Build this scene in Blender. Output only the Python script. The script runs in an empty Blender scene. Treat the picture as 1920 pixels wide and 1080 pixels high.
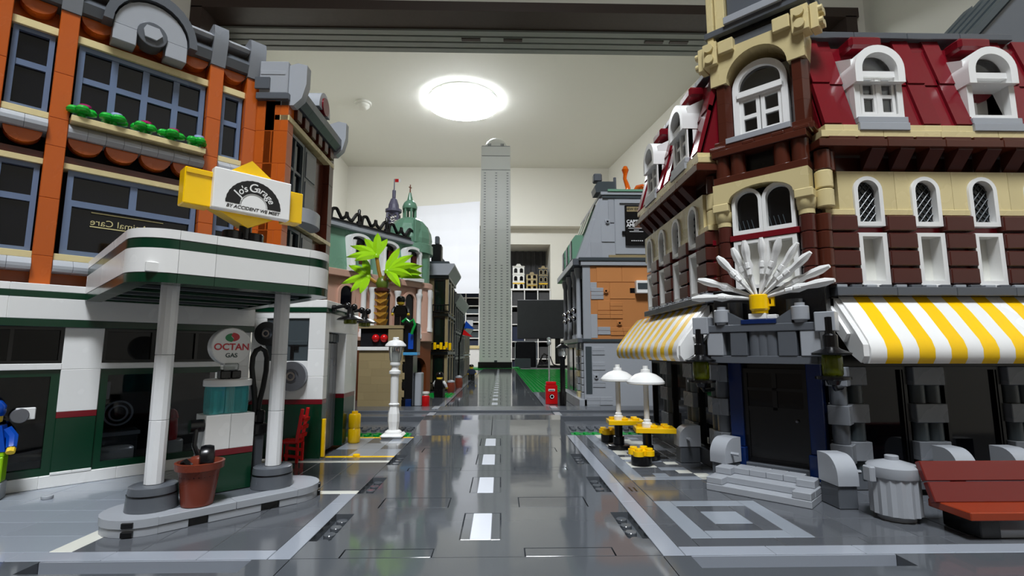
import bpy, math, random
from mathutils import Matrix, Vector, Euler

U = 0.008            # one toy stud is 8 mm; every length below is in studs
random.seed(7)
scene = bpy.context.scene
COL = scene.collection

# ------------------------------------------------------------------ camera
cam_d = bpy.data.cameras.new('camera')
cam = bpy.data.objects.new('camera', cam_d)
COL.objects.link(cam)
cam_d.sensor_width = 36.0
cam_d.sensor_fit = 'HORIZONTAL'
cam_d.lens = 945.0 / 1920.0 * 36.0
cam_d.clip_start = 0.004
cam_d.clip_end = 60
_f, _vx, _vy = 945.0, -22.0, -120.0
_d = Vector((_vx, _vy, _f)).normalized()
_z = Vector((0, _f, -_vy)).normalized()
_x = _d.cross(_z)
if _x.x < 0:
    _x = -_x
cam.matrix_world = Matrix(((_x.x, _x.y, -_x.z, 0.92 * U), (_d.x, _d.y, -_d.z, 0),
                           (_z.x, _z.y, -_z.z, 8.76 * U), (0, 0, 0, 1)))
scene.camera = cam

# ------------------------------------------------------------------ world, exposure
world = bpy.data.worlds.new('world')
scene.world = world
world.use_nodes = True
world.node_tree.nodes['Background'].inputs[0].default_value = (0.9, 0.95, 1, 1)
world.node_tree.nodes['Background'].inputs[1].default_value = 0.15
scene.view_settings.view_transform = 'Standard'
scene.view_settings.look = 'None'
scene.view_settings.gamma = 1.0
scene.view_settings.use_curve_mapping = False
scene.view_settings.exposure = 1.92
LAMP_FAR = 18.0       # emission of the far room's ceiling lamp
LAMP_NEAR = 19.0      # emission of the near room's ceiling lamp

# ------------------------------------------------------------------ materials
def lin(c):
    return tuple((v / 255 / 12.92) if v / 255 <= 0.04045 else ((v / 255 + 0.055) / 1.055) ** 2.4 for v in c) + (1,)

MATS = {}
def plastic(name, rgb, rough=0.22, var=0.06, bump=0.0, bscale=60, spec=0.5, metallic=0.0, trans=0.0):
    m = bpy.data.materials.new(name); m.use_nodes = True
    nt = m.node_tree; b = nt.nodes['Principled BSDF']
    c = lin(rgb)
    b.inputs['Base Color'].default_value = c
    b.inputs['Roughness'].default_value = rough
    b.inputs['Specular IOR Level'].default_value = spec
    b.inputs['Metallic'].default_value = metallic
    if trans: b.inputs['Transmission Weight'].default_value = trans
    if var:
        oi = nt.nodes.new('ShaderNodeObjectInfo')
        mr = nt.nodes.new('ShaderNodeMapRange')
        mr.inputs['To Min'].default_value = 1 - var; mr.inputs['To Max'].default_value = 1 + var
        nt.links.new(oi.outputs['Random'], mr.inputs['Value'])
        hs = nt.nodes.new('ShaderNodeHueSaturation')
        hs.inputs['Color'].default_value = c
        nt.links.new(mr.outputs[0], hs.inputs['Value'])
        nt.links.new(hs.outputs[0], b.inputs['Base Color'])
    tc = nt.nodes.new('ShaderNodeTexCoord')
    nz = nt.nodes.new('ShaderNodeTexNoise'); nz.inputs['Scale'].default_value = bscale; nz.inputs['Detail'].default_value = 2
    nt.links.new(tc.outputs['Object'], nz.inputs['Vector'])
    r2 = nt.nodes.new('ShaderNodeMapRange')
    r2.inputs['To Min'].default_value = rough * 0.8; r2.inputs['To Max'].default_value = rough * 1.25
    nt.links.new(nz.outputs['Fac'], r2.inputs['Value']); nt.links.new(r2.outputs[0], b.inputs['Roughness'])
    if bump:
        bp = nt.nodes.new('ShaderNodeBump'); bp.inputs['Strength'].default_value = bump; bp.inputs['Distance'].default_value = 0.002
        nt.links.new(nz.outputs['Fac'], bp.inputs['Height']); nt.links.new(bp.outputs[0], b.inputs['Normal'])
    MATS[name] = m
    return m

def glass(name, tint, gloss=0.12, rough=0.03):
    m = bpy.data.materials.new(name); m.use_nodes = True
    nt = m.node_tree; nt.nodes.remove(nt.nodes['Principled BSDF'])
    out = nt.nodes['Material Output']
    tr = nt.nodes.new('ShaderNodeBsdfTransparent'); tr.inputs[0].default_value = lin(tint)
    gl = nt.nodes.new('ShaderNodeBsdfGlossy'); gl.inputs['Roughness'].default_value = rough
    lw = nt.nodes.new('ShaderNodeFresnel'); lw.inputs['IOR'].default_value = 1.4
    ma = nt.nodes.new('ShaderNodeMath'); ma.operation = 'ADD'; ma.inputs[1].default_value = gloss * 0.4
    mx = nt.nodes.new('ShaderNodeMixShader')
    nt.links.new(lw.outputs[0], ma.inputs[0]); nt.links.new(ma.outputs[0], mx.inputs[0])
    nt.links.new(tr.outputs[0], mx.inputs[1]); nt.links.new(gl.outputs[0], mx.inputs[2])
    nt.links.new(mx.outputs[0], out.inputs[0])
    MATS[name] = m
    return m

def emitter(name, rgb, strength):
    m = bpy.data.materials.new(name); m.use_nodes = True
    b = m.node_tree.nodes['Principled BSDF']
    b.inputs['Base Color'].default_value = (0.8, 0.8, 0.8, 1)
    b.inputs['Emission Color'].default_value = lin(rgb)
    b.inputs['Emission Strength'].default_value = strength
    MATS[name] = m
    return m

for n, c, r in (('white', (236, 236, 234), .25), ('offwhite', (222, 222, 214), .3), ('lgrey', (160, 164, 170), .24), ('mgrey', (124, 128, 134), .26),
                ('dgrey', (88, 92, 98), .22), ('black', (9, 9, 11), .25), ('yellow', (250, 200, 4), .22),
                ('dred', (112, 16, 28), .2), ('red', (200, 18, 22), .2), ('brown', (78, 36, 24), .2),
                ('dbrown', (76, 36, 30), .2), ('tan', (214, 198, 148), .26), ('dtan', (150, 134, 98), .35),
                ('orange', (182, 86, 26), .25), ('nougat', (190, 126, 72), .4), ('sandblue', (98, 114, 142), .25),
                ('sandgreen', (106, 148, 124), .28), ('pink', (206, 164, 144), .35), ('dgreen', (6, 52, 32), .2),
                ('green', (14, 150, 62), .22), ('leafgreen', (22, 165, 48), .25), ('lime', (150, 205, 20), .25), ('dblue', (8, 34, 84), .22),
                ('blue', (10, 70, 170), .2), ('gold', (176, 130, 48), .3), ('sandpurple', (110, 108, 130), .35),
                ('copper', (112, 58, 28), .35), ('towerwhite', (226, 228, 222), .3), ('medblue', (70, 150, 200), .25),
                ('skin', (242, 205, 60), .3), ('cloth_navy', (24, 34, 60), .6), ('rubber', (18, 18, 18), .5),
                ('potbrown', (118, 52, 34), .28), ('slate', (64, 72, 76), .3)):
    plastic(n, c, r)
plastic('road', (82, 86, 91), .07, .02, bump=0.035, bscale=38, spec=.6)
plastic('roadlight', (150, 156, 166), .1, .03, spec=.6)
plastic('paving', (84, 87, 92), .11, .10, spec=.6)
plastic('pavelight', (140, 147, 156), .11, .06, spec=.6)
plastic('pavewhite', (215, 215, 205), .15, .04)
plastic('magenta', (180, 30, 110), .3); plastic('lilac', (170, 180, 230), .3); plastic('olive', (90, 110, 30), .35); plastic('dark_glass', (9, 10, 16), .06, spec=.4); plastic('dgreen_glass', (8, 26, 20), .1); plastic('dred_white', (190, 120, 115), .4)
plastic('pipe', (232, 233, 234), .2)
plastic('copper_red', (140, 52, 26), .18); plastic('plank_red', (106, 34, 30), .14)
plastic('chrome', (200, 200, 205), .12, metallic=1.0)
plastic('silver', (120, 122, 128), .28, metallic=.6)
plastic('wallpaper', (222, 220, 210), .75, 0, bump=.05, bscale=300, spec=.2)
plastic('ceilpaper', (226, 227, 219), .8, 0, bump=.05, bscale=300, spec=.15)
plastic('wood_dark', (58, 46, 42), .4, 0, bump=.03, bscale=80)
plastic('railgrey', (150, 156, 154), .45, 0)
plastic('tabletop', (60, 60, 62), .5, 0)
plastic('floorwood', (120, 90, 60), .5, 0)
plastic('sheet', (232, 234, 240), .85, 0, bump=.1, bscale=30, spec=.1)
plastic('monitor', (38, 40, 44), .55, 0)
plastic('dark_room', (15, 15, 20), .7, 0, spec=.2); plastic('dimwall', (120, 112, 102), .7, 0, spec=.2)  # dimwall: invented dark tone for unseen walls, cuts bounced fill light
plastic('curtain', (70, 70, 72), .8, 0)
plastic('tealglass', (110, 225, 228), .08, .02, trans=.7)
plastic('oliveglass', (120, 130, 10), .08, .02, trans=.5)
plastic('orangeglass', (240, 110, 10), .1, .05, trans=.5)
plastic('clearglass', (225, 230, 230), .08, .02, trans=.8)
glass('pane', (222, 226, 232), 0); glass('pane_dark', (60, 66, 84), 0); glass('pane_clear', (225, 228, 232), .12)
glass('pane_green', (150, 190, 170), .2)
emitter('lampglow', (246, 250, 255), LAMP_FAR)
emitter('lampglow_near', (244, 249, 255), LAMP_NEAR)

# ------------------------------------------------------------------ mesh helpers
class MB:
    def __init__(s): s.v = []; s.f = []
    def add(s, vs, fs):
        k = len(s.v); s.v += [tuple(p) for p in vs]; s.f += [tuple(i + k for i in f) for f in fs]; return s
    def box(s, x0, x1, y0, y1, z0, z1, c=0.0):
        if c <= 0:
            return s.add([(x0,y0,z0),(x1,y0,z0),(x1,y1,z0),(x0,y1,z0),(x0,y0,z1),(x1,y0,z1),(x1,y1,z1),(x0,y1,z1)],
                         [(0,3,2,1),(4,5,6,7),(0,1,5,4),(1,2,6,5),(2,3,7,6),(3,0,4,7)])
        X = (x0, x1); Y = (y0, y1); Z = (z0, z1); vs = []; idx = {}
        for i in (0, 1):
            for j in (0, 1):
                for k in (0, 1):
                    sx, sy, sz = (1 - 2 * i) * c, (1 - 2 * j) * c, (1 - 2 * k) * c
                    for a, p in (('x', (X[i], Y[j] + sy, Z[k] + sz)), ('y', (X[i] + sx, Y[j], Z[k] + sz)), ('z', (X[i] + sx, Y[j] + sy, Z[k]))):
                        idx[(i, j, k, a)] = len(vs); vs.append(p)
        fs = []
        g = lambda i, j, k, a: idx[(i, j, k, a)]
        fs += [(g(0,0,0,'x'),g(0,0,1,'x'),g(0,1,1,'x'),g(0,1,0,'x')), (g(1,0,0,'x'),g(1,1,0,'x'),g(1,1,1,'x'),g(1,0,1,'x')),
               (g(0,0,0,'y'),g(1,0,0,'y'),g(1,0,1,'y'),g(0,0,1,'y')), (g(0,1,0,'y'),g(0,1,1,'y'),g(1,1,1,'y'),g(1,1,0,'y')),
               (g(0,0,0,'z'),g(0,1,0,'z'),g(1,1,0,'z'),g(1,0,0,'z')), (g(0,0,1,'z'),g(1,0,1,'z'),g(1,1,1,'z'),g(0,1,1,'z'))]
        for i in (0, 1):
            for j in (0, 1):
                fs.append((g(i,j,0,'x'),g(i,j,1,'x'),g(i,j,1,'y'),g(i,j,0,'y')) if i == j else (g(i,j,0,'y'),g(i,j,1,'y'),g(i,j,1,'x'),g(i,j,0,'x')))
        for i in (0, 1):
            for k in (0, 1):
                q = (g(i,0,k,'x'),g(i,0,k,'z'),g(i,1,k,'z'),g(i,1,k,'x'))
                fs.append(q if i == k else q[::-1])
        for j in (0, 1):
            for k in (0, 1):
                q = (g(0,j,k,'z'),g(0,j,k,'y'),g(1,j,k,'y'),g(1,j,k,'z'))
                fs.append(q if j != k else q[::-1])
        for i in (0, 1):
            for j in (0, 1):
                for k in (0, 1):
                    q = (g(i,j,k,'x'),g(i,j,k,'y'),g(i,j,k,'z'))
                    fs.append(q if (i + j + k) % 2 == 0 else q[::-1])
        return s.add(vs, fs)
    def lathe(s, cx, cy, prof, n=20, ax='z'):
        vs = []; fs = []
        for r, h in prof:
            for i in range(n):
                t = 2 * math.pi * i / n; a, b = r * math.cos(t), r * math.sin(t)
                vs.append((cx + a, cy + b, h) if ax == 'z' else ((cx + a, h, cy + b) if ax == 'y' else (h, cx + a, cy + b)))
        flip = ax == 'y'
        for k in range(len(prof) - 1):
            for i in range(n):
                q = (k*n+i, k*n+(i+1) % n, (k+1)*n+(i+1) % n, (k+1)*n+i)
                fs.append(q[::-1] if flip else q)
        b = tuple(range(n)); t = tuple(range((len(prof)-1)*n, len(prof)*n))
        fs.append(b if flip else b[::-1]); fs.append(t[::-1] if flip else t)
        return s.add(vs, fs)
    def cyl(s, cx, cy, h0, h1, r, n=16, ax='z', r1=None, c=0.0):
        r1 = r if r1 is None else r1
        pr = [(r, h0), (r1, h1)] if not c else [(r-c, h0), (r, h0+c), (r1, h1-c), (r1-c, h1)]
        return s.lathe(cx, cy, pr, n, ax)
    def stud(s, x, y, z, n=12): return s.cyl(x, y, z, z + .2, .3, n, c=.03)
    def prism(s, poly, a0, a1, ax='y'):
        area = sum(poly[i-1][0]*poly[i][1] - poly[i][0]*poly[i-1][1] for i in range(len(poly)))
        if area < 0: poly = poly[::-1]
        n = len(poly)
        if ax == 'y': P = lambda p, a: (p[0], a, p[1])
        elif ax == 'x': P = lambda p, a: (a, p[0], p[1])
        else: P = lambda p, a: (p[0], p[1], a)
        vs = [P(p, a0) for p in poly] + [P(p, a1) for p in poly]
        fs = [tuple(range(n)), tuple(range(2*n-1, n-1, -1))] + [((i+1) % n, i, n+i, n+(i+1) % n) for i in range(n)]
        if ax != 'y': fs = [f[::-1] for f in fs]
        return s.add(vs, fs)
    def ring(s, outer, inner, y0, y1, closed=True, ax='y'):
        n = len(outer)
        if ax == 'y': P = lambda p, a: (p[0], a, p[1])
        elif ax == 'x': P = lambda p, a: (a, p[0], p[1])
        else: P = lambda p, a: (p[0], p[1], a)
        vs = [P(p, y0) for p in outer] + [P(p, y0) for p in inner] + [P(p, y1) for p in outer] + [P(p, y1) for p in inner]
        fs = []
        for i in range(n if closed else n - 1):
            j = (i + 1) % n
            fs += [(i, j, n+j, n+i), (2*n+j, 2*n+i, 3*n+i, 3*n+j), (j, i, 2*n+i, 2*n+j), (n+i, n+j, 3*n+j, 3*n+i)]
        if not closed:
            fs += [(0, n, 3*n, 2*n), (n-1, 3*n-1, 4*n-1, 2*n-1)]
        return s.add(vs, fs)
    def tube(s, pts, r, n=8, radii=None):
        pts = [Vector(p) for p in pts]; vs = []; fs = []
        up = Vector((0, 0, 1)); prev = None
        for k, p in enumerate(pts):
            t = (pts[min(k+1, len(pts)-1)] - pts[max(k-1, 0)]).normalized()
            if prev is None:
                a = t.cross(up)
                if a.length < .05: a = t.cross(Vector((1, 0, 0)))
            else: a = prev - t * prev.dot(t)
            a.normalize(); b = t.cross(a); prev = a
            rr = radii[k] if radii else r
            for i in range(n):
                q = 2*math.pi*i/n; vs.append(p + a*(rr*math.cos(q)) + b*(rr*math.sin(q)))
        for k in range(len(pts)-1):
            for i in range(n): fs.append((k*n+i, k*n+(i+1) % n, (k+1)*n+(i+1) % n, (k+1)*n+i))
        fs.append(tuple(range(n))[::-1]); fs.append(tuple(range((len(pts)-1)*n, len(pts)*n)))
        return s.add(vs, fs)
    def ball(s, c, r, n=14, sz=1.0):
        pr = [(max(1e-3, r*math.sin(math.pi*k/10)), c[2] - r*sz*math.cos(math.pi*k/10)) for k in range(11)]
        return s.lathe(c[0], c[1], pr, n)
    def mesh(s, mat, smooth=False, name='m'):
        me = bpy.data.meshes.new(name)
        me.from_pydata([(x*U, y*U, z*U) for x, y, z in s.v], [], s.f)
        me.materials.append(MATS[mat])
        if smooth:
            me.polygons.foreach_set('use_smooth', [True]*len(me.polygons))
            me.set_sharp_from_angle(angle=math.radians(38))
        return me

def arch(x0, x1, z0, zs, n=12, flat=1.0):
    """outline of a round-headed opening, from the bottom left up and over"""
    r = (x1-x0)/2; cx = (x0+x1)/2
    return [(x0, z0)] + [(cx - r*math.cos(math.pi*i/n), zs + flat*r*math.sin(math.pi*i/n)) for i in range(n+1)] + [(x1, z0)]

def rect(x0, x1, z0, z1): return [(x0, z0), (x0, z1), (x1, z1), (x1, z0)]

BOXES = {}
def boxmesh(dx, dy, dz, mat, c):
    k = (round(dx, 3), round(dy, 3), round(dz, 3), mat, c)
    if k not in BOXES:
        BOXES[k] = MB().box(-dx/2, dx/2, -dy/2, dy/2, -dz/2, dz/2, min(c, dx/3, dy/3, dz/3)).mesh(mat)
    return BOXES[k]

# ------------------------------------------------------------------ object helpers
def thing(name, label, cat, x=0, y=0, z=0, rot=0, group=None, kind=None):
    o = bpy.data.objects.new(name, None); COL.objects.link(o)
    o.empty_display_size = .01
    o.location = (x*U, y*U, z*U); o.rotation_euler = (0, 0, math.radians(rot))
    tag(o, label, cat, group, kind)
    return o

def tag(o, label=None, cat=None, group=None, kind=None):
    if label: o['label'] = label
    if cat: o['category'] = cat
    if group: o['group'] = group
    if kind: o['kind'] = kind
    return o

class Fr:
    """a frame: u runs right along a facade, w into it, z up; x, y, z in world studs (the parent is unrotated)"""
    def __init__(s, par, x=0, y=0, z=0, a=0, local=False, k=1.0):
        s.k = k; s.p = par; s.a = math.radians(a)
        if par is not None and not local:
            l = par.location / U; x -= l.x; y -= l.y; z -= l.z
        s.o = (x, y, z)
    def pt(s, u, w, z):
        c, n = math.cos(s.a), math.sin(s.a); u, w, z = u*s.k, w*s.k, z*s.k
        return ((s.o[0] + u*c - w*n)*U, (s.o[1] + u*n + w*c)*U, (s.o[2] + z)*U)
    def put(s, name, me, u=0, w=0, z=0, tilt=None):
        o = bpy.data.objects.new(name, me); COL.objects.link(o)
        o.parent = s.p; o.location = s.pt(u, w, z)
        if s.k != 1: o.scale = (s.k,)*3
        if tilt is None: o.rotation_euler = (0, 0, s.a)
        else: o.rotation_euler = (Matrix.Rotation(s.a, 3, 'Z') @ Euler(tuple(math.radians(t) for t in tilt)).to_matrix()).to_euler()
        return o
    def box(s, name, mat, u0, u1, w0, w1, z0, z1, c=.035, tilt=None, g=0.0):
        if g: u0, u1, z0, z1 = u0+g, u1-g, z0+g, z1-g
        return s.put(name, boxmesh(u1-u0, w1-w0, z1-z0, mat, c), (u0+u1)/2, (w0+w1)/2, (z0+z1)/2, tilt)
    def mb(s, name, b, mat, u=0, w=0, z=0, smooth=False, tilt=None):
        return s.put(name, b.mesh(mat, smooth, name), u, w, z, tilt)

def sub(par, name, me):
    """a child that shares its parent's origin"""
    o = bpy.data.objects.new(name, me); COL.objects.link(o); o.parent = par
    return o

def dup(root, x, y, z=0, rot=0, label=None, group=None):
    r = root.copy(); COL.objects.link(r)
    r.location = (x*U, y*U, z*U); r.rotation_euler = (0, 0, math.radians(rot))
    if label: r['label'] = label
    if group: r['group'] = group
    for ch in list(root.children):
        c = ch.copy(); COL.objects.link(c); c.parent = r
        for g in list(ch.children):
            d = g.copy(); COL.objects.link(d); d.parent = c
    return r

def textmesh(txt, size, mat, ext=.01, align='CENTER', bold=0.0, shear=0.0):
    cu = bpy.data.curves.new('lettering', 'FONT')
    cu.body = txt; cu.size = size*U; cu.extrude = ext*U; cu.align_x = align; cu.align_y = 'CENTER'
    cu.offset = bold*U; cu.shear = shear; cu.resolution_u = 4
    o = bpy.data.objects.new('lettering', cu); COL.objects.link(o)
    dg = bpy.context.evaluated_depsgraph_get(); dg.update()
    me = bpy.data.meshes.new_from_object(o.evaluated_get(dg))
    bpy.data.objects.remove(o); bpy.data.curves.remove(cu)
    me.materials.clear(); me.materials.append(MATS[mat])
    return me

def slab(b, x0, x1, y0, y1, z0, z1, holes):
    """a slab with rectangular pits (hx0, hx1, hy0, hy1, floor z)"""
    xs = sorted({x0, x1} | {h[0] for h in holes} | {h[1] for h in holes})
    ys = sorted({y0, y1} | {h[2] for h in holes} | {h[3] for h in holes})
    xs = [x for x in xs if x0 <= x <= x1]; ys = [y for y in ys if y0 <= y <= y1]
    for i in range(len(xs)-1):
        for j in range(len(ys)-1):
            a, c = (xs[i]+xs[i+1])/2, (ys[j]+ys[j+1])/2
            if not any(h[0] < a < h[1] and h[2] < c < h[3] for h in holes):
                b.add([(xs[i], ys[j], z1), (xs[i+1], ys[j], z1), (xs[i+1], ys[j+1], z1), (xs[i], ys[j+1], z1)], [(0, 1, 2, 3)])
    for h in holes:
        b.add([(h[0],h[2],z1),(h[1],h[2],z1),(h[1],h[3],z1),(h[0],h[3],z1),(h[0],h[2],h[4]),(h[1],h[2],h[4]),(h[1],h[3],h[4]),(h[0],h[3],h[4])],
              [(4,5,6,7),(0,4,7,3),(1,2,6,5),(0,1,5,4),(3,7,6,2)])
    b.add([(x0,y0,z0),(x1,y0,z0),(x1,y1,z0),(x0,y1,z0),(x0,y0,z1),(x1,y0,z1),(x1,y1,z1),(x0,y1,z1)],
          [(0,3,2,1),(0,1,5,4),(1,2,6,5),(2,3,7,6),(3,0,4,7)])
    return b

# ================================================================== the room
FLOOR_Z = -92.0; CEIL_Z = 204.0; BACK_Y = 530.0; LIN0, LIN1 = 207.0, 236.0; LIN_Z = 158.0
def struct(name, b, mat, smooth=False):
    o = bpy.data.objects.new(name, b.mesh(mat, smooth, name)); COL.objects.link(o); o['kind'] = 'structure'
    return o
struct('floor', MB().box(-260, 260, -260, 600, FLOOR_Z-4, FLOOR_Z), 'floorwood')
struct('ceiling', MB().box(-260, 260, -260, 600, CEIL_Z, CEIL_Z+5), 'ceilpaper')
# back wall: a bulkhead above, a recessed lower wall with the display niche
NX0, NX1, NZ0, NZ1 = 12.0-90, 54.3, 76.0, 123.3
SX0, SX1, SZ0 = -60.0, 54.3, -40.0
b = MB()
b.box(-200, 160, BACK_Y-12, BACK_Y+40, 140.5, CEIL_Z)                      # bulkhead
b.box(SX1, 160, BACK_Y, BACK_Y+40, FLOOR_Z, 140.5)
b.box(-200, SX0, BACK_Y, BACK_Y+40, FLOOR_Z, 140.5)
b.box(SX0, SX1, BACK_Y, BACK_Y+40, NZ1, 140.5)
b.box(SX0, SX1, BACK_Y+38, BACK_Y+42, FLOOR_Z, NZ1)
struct('wall_back', b, 'wallpaper')
struct('wall_left', MB().box(-168, -161, LIN1, BACK_Y+40, FLOOR_Z, CEIL_Z), 'wallpaper')
struct('wall_right', MB().prism([(114.5, BACK_Y+2), (158, LIN1), (175, LIN1), (175, BACK_Y+30)], FLOOR_Z, CEIL_Z, 'z'), 'wallpaper')
b = MB()
b.box(-260, 260, LIN0, LIN1, LIN_Z+5, CEIL_Z)
b.box(-260, -133, LIN0, LIN1, FLOOR_Z, LIN_Z+5)
b.box(158, 260, LIN0, LIN1, FLOOR_Z, LIN_Z+5)
struct('wall_front', b, 'wallpaper')
struct('wall_side', MB().box(165, 172, -260, LIN0, FLOOR_Z, CEIL_Z), 'wallpaper')
struct('wall_far_side', MB().box(-232, -225, -260, LIN0, FLOOR_Z, CEIL_Z), 'dimwall')  # this unseen wall and the rear one are darkened to keep awning shade deep
struct('wall_rear', MB().box(-225, 165, -250, -243, FLOOR_Z, CEIL_Z), 'dimwall')
# dark timber frame round the wide opening with its sliding-door rails
b = MB()
b.box(-134, 161, LIN0-2.2, LIN0, LIN_Z-.5, LIN_Z+4)
b.box(-134, 161, LIN0, LIN1, LIN_Z, LIN_Z+5)
b.box(-134, -129, LIN0-2.2, LIN1, FLOOR_Z, LIN_Z)
b.box(155, 160, LIN0-2.2, LIN1, FLOOR_Z, LIN_Z)
t = struct('trim_1', b, 'wood_dark')
for i in range(4):
    y = LIN0 + 11.5 + i*4.6
    o = sub(t, 'door_rail', MB().box(-128.9, 154.9, y, y+3.4, LIN_Z-.9, LIN_Z+.1).mesh('railgrey'))
for x in (-18, 2, 70, 82):
    sub(t, 'rail_stop', MB().box(x, x+9, LIN0+16.5, LIN0+18.5, LIN_Z-1.3, LIN_Z-.85).mesh('wood_dark'))

# ceiling lamps
def ceiling_lamp(x, y, r, mat, label):
    t = thing('ceiling_lamp', label, 'ceiling lamp', x, y, CEIL_Z)
    f = Fr(t, 0, 0, 0, 0, True)
    f.mb('lamp_base', MB().lathe(0, 0, [(r*.98, -3.95), (r*.99, -3.6), (r*.97, -2), (r*.93, 0)], 48), 'white', smooth=True)
    h = r*.22; R0 = (h*h+r*r)/(2*h); th = math.asin(r/R0)      # a shallow spherical cap
    pr = [(R0*math.sin(th*(k/8))+.01, -4.0 - h + R0 - R0*math.cos(th*(k/8))) for k in range(9)]
    f.mb('lamp_shade', MB().lathe(0, 0, pr + [(r*.97, -3.7)], 48), mat, smooth=True)
ceiling_lamp(-28.5, 372, 28.3, 'lampglow', 'round glowing white ceiling lamp of the far room')
ceiling_lamp(-4, -60, 30, 'lampglow_near', 'round glowing ceiling lamp of the near room, above the viewer')
t = thing('smoke_detector', 'small white round smoke detector on the ceiling', 'smoke detector', -108, 379, CEIL_Z)
f = Fr(t, 0, 0, 0, 0, True)
f.mb('mount_plate', MB().lathe(0, 0, [(6.2, -1.6), (6.6, -1.2), (6.6, 0)], 28), 'offwhite', smooth=True)
f.mb('sensor_head', MB().lathe(0, 0, [(2.2, -5.2), (3.6, -4.8), (5.2, -3.2), (5.2, -1.6)], 28), 'offwhite', smooth=True)

# tables that carry the toy city
def table(x0, x1, y0, y1, label):
    t = thing('display_table', label, 'table', (x0+x1)/2, (y0+y1)/2, FLOOR_Z)
    f = Fr(t, 0, 0, 0, 0)
    f.box('table_top', 'tabletop', x0, x1, y0, y1, -4.2, -1.22, .2)
    for x in (x0+3, x1-9):
        for y in (y0+3, y1-9):
            f.box('leg', 'tabletop', x, x+6, y, y+6, FLOOR_Z+.01, -4.2, .2)
table(-64, 70, 4, 62, 'low dark table under the corner garage and the striped-awning hotel')
table(-64, 70, 64.5, 330, 'long dark table under the far street and the white skyscraper')

# ================================================================== road plates
ROAD_HOLES_X = (-8, -7, 7, 8)
def road_plate(name, label, cy0, pits=True, filled=(), group='grey toy road plates in a row', xo=0):
    """16 x 16 plate with two dashes, four inlaid panels and studded pits along its edges"""
    t = thing(name, label, 'road plate', xo, cy0+8, -.8, group=group)
    f = Fr(t, 0, 0, 0, 0)
    holes = []; e = .05
    for k in (0, 1):
        y = cy0 + 2 + 8*k
        holes.append((xo-1, xo+1, y, y+4, -.35))
        for sx in (-6, 2): holes.append((xo+sx, xo+sx+4, y-3 if y-3 > cy0 else cy0+.001, y-1, -.35))
        for sx in (-8, 7): holes.append((xo+sx, xo+sx+1, y, y+4, -.38))
    b = slab(MB(), xo-8+.02, xo+8-.02, cy0+.02, cy0+16-.02, -.8, 0, holes)
    f2 = Fr(t, 0, 0, 0, 0)
    f2.mb('plate', b, 'road')
    for k in (0, 1):
        y = cy0 + 2 + 8*k
        for sx in (-1, .5): f2.box('insert_edge', 'road', xo+sx+(.06 if sx < 0 else 0), xo+sx+(.5 if sx < 0 else .44), y+e, y+4-e, -.35, 0, .015)
        f2.box('white_dash', 'lanewhite', xo-.5, xo+.5, y+e, y+4-e, -.35, .004, .015)
        for sx in (-6, 2):
            y0 = max(y-3, cy0+.001)
            f2.box('inlay_panel', 'road', xo+sx+e, xo+sx+4-e, y0+e, y-1-e, -.35, -.005, .02)
        for sx in (-8, 7):
            if (k in filled):
                f2.box('pit_cover', 'road', xo+sx+e, xo+sx+1-e, y+e, y+4-e, -.38, 0, .02)
            else:
                for q in range(4): f2.mb('stud', STUD_D, 'road', xo+sx+.5, y+.5+q, -.38) if False else f2.put('stud', STUD_ROAD, xo+sx+.5, y+.5+q, -.38)
    return t
plastic('lanewhite', (222, 226, 236), .12, .02)
STUD_ROAD = MB().stud(0, 0, 0, 14).mesh('road', True)
STUDS = {}
def studmesh(mat):
    if mat not in STUDS: STUDS[mat] = MB().stud(0, 0, 0, 12).mesh(mat, True)
    return STUDS[mat]
road_plate('road_plate', 'grey toy road plate at the bottom edge, nearest the viewer', 7)
road_plate('road_plate', 'grey toy road plate between the pump island and the square pavement pattern', 23)
road_plate('road_plate', 'grey toy road plate ending at the ramp, beside the white street lamp', 39, filled=(1,))
# the cross street in front of both blocks
def cross_plate(x0, x1, label):
    t = thing('road_plate', label, 'road plate', (x0+x1)/2, 15, -.8, group='grey toy road plates in a row')
    f = Fr(t)
    s = 1 if x0 > 0 else -1
    tr = (9.2, 18.2, 21.7, 23.2, -.75) if s > 0 else (-18.4, -9.6, 21.7, 23.2, -.75)
    b = slab(MB(), x0+.02, x1-.02, 7, 22.96, -.8, 0, [tr if tr[3] < 22.9 else (tr[0], tr[1], tr[2], 22.95, tr[4])])
    f.mb('plate', b, 'road')
    f.box('kerb_face', 'roadlight', tr[0]+.02, tr[1]-.02, 22.86, 22.948, -.74, -.004, 0)
    for q in range(4): f.box('kerb_notch', 'black', tr[0]+1.2+q*2.0, tr[0]+1.9+q*2.0, 22.84, 22.87, -.74, -.5, 0)
    for q in range(3):
        f.put('stud', STUD_ROAD, (tr[0]+tr[1])/2 - 3 + q*3, 22.2, -.75)
cross_plate(8, 40, 'grey toy road plate in front of the hotel sidewalk and bench')
cross_plate(-40, -8, 'grey toy road plate in front of the garage forecourt')

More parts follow.
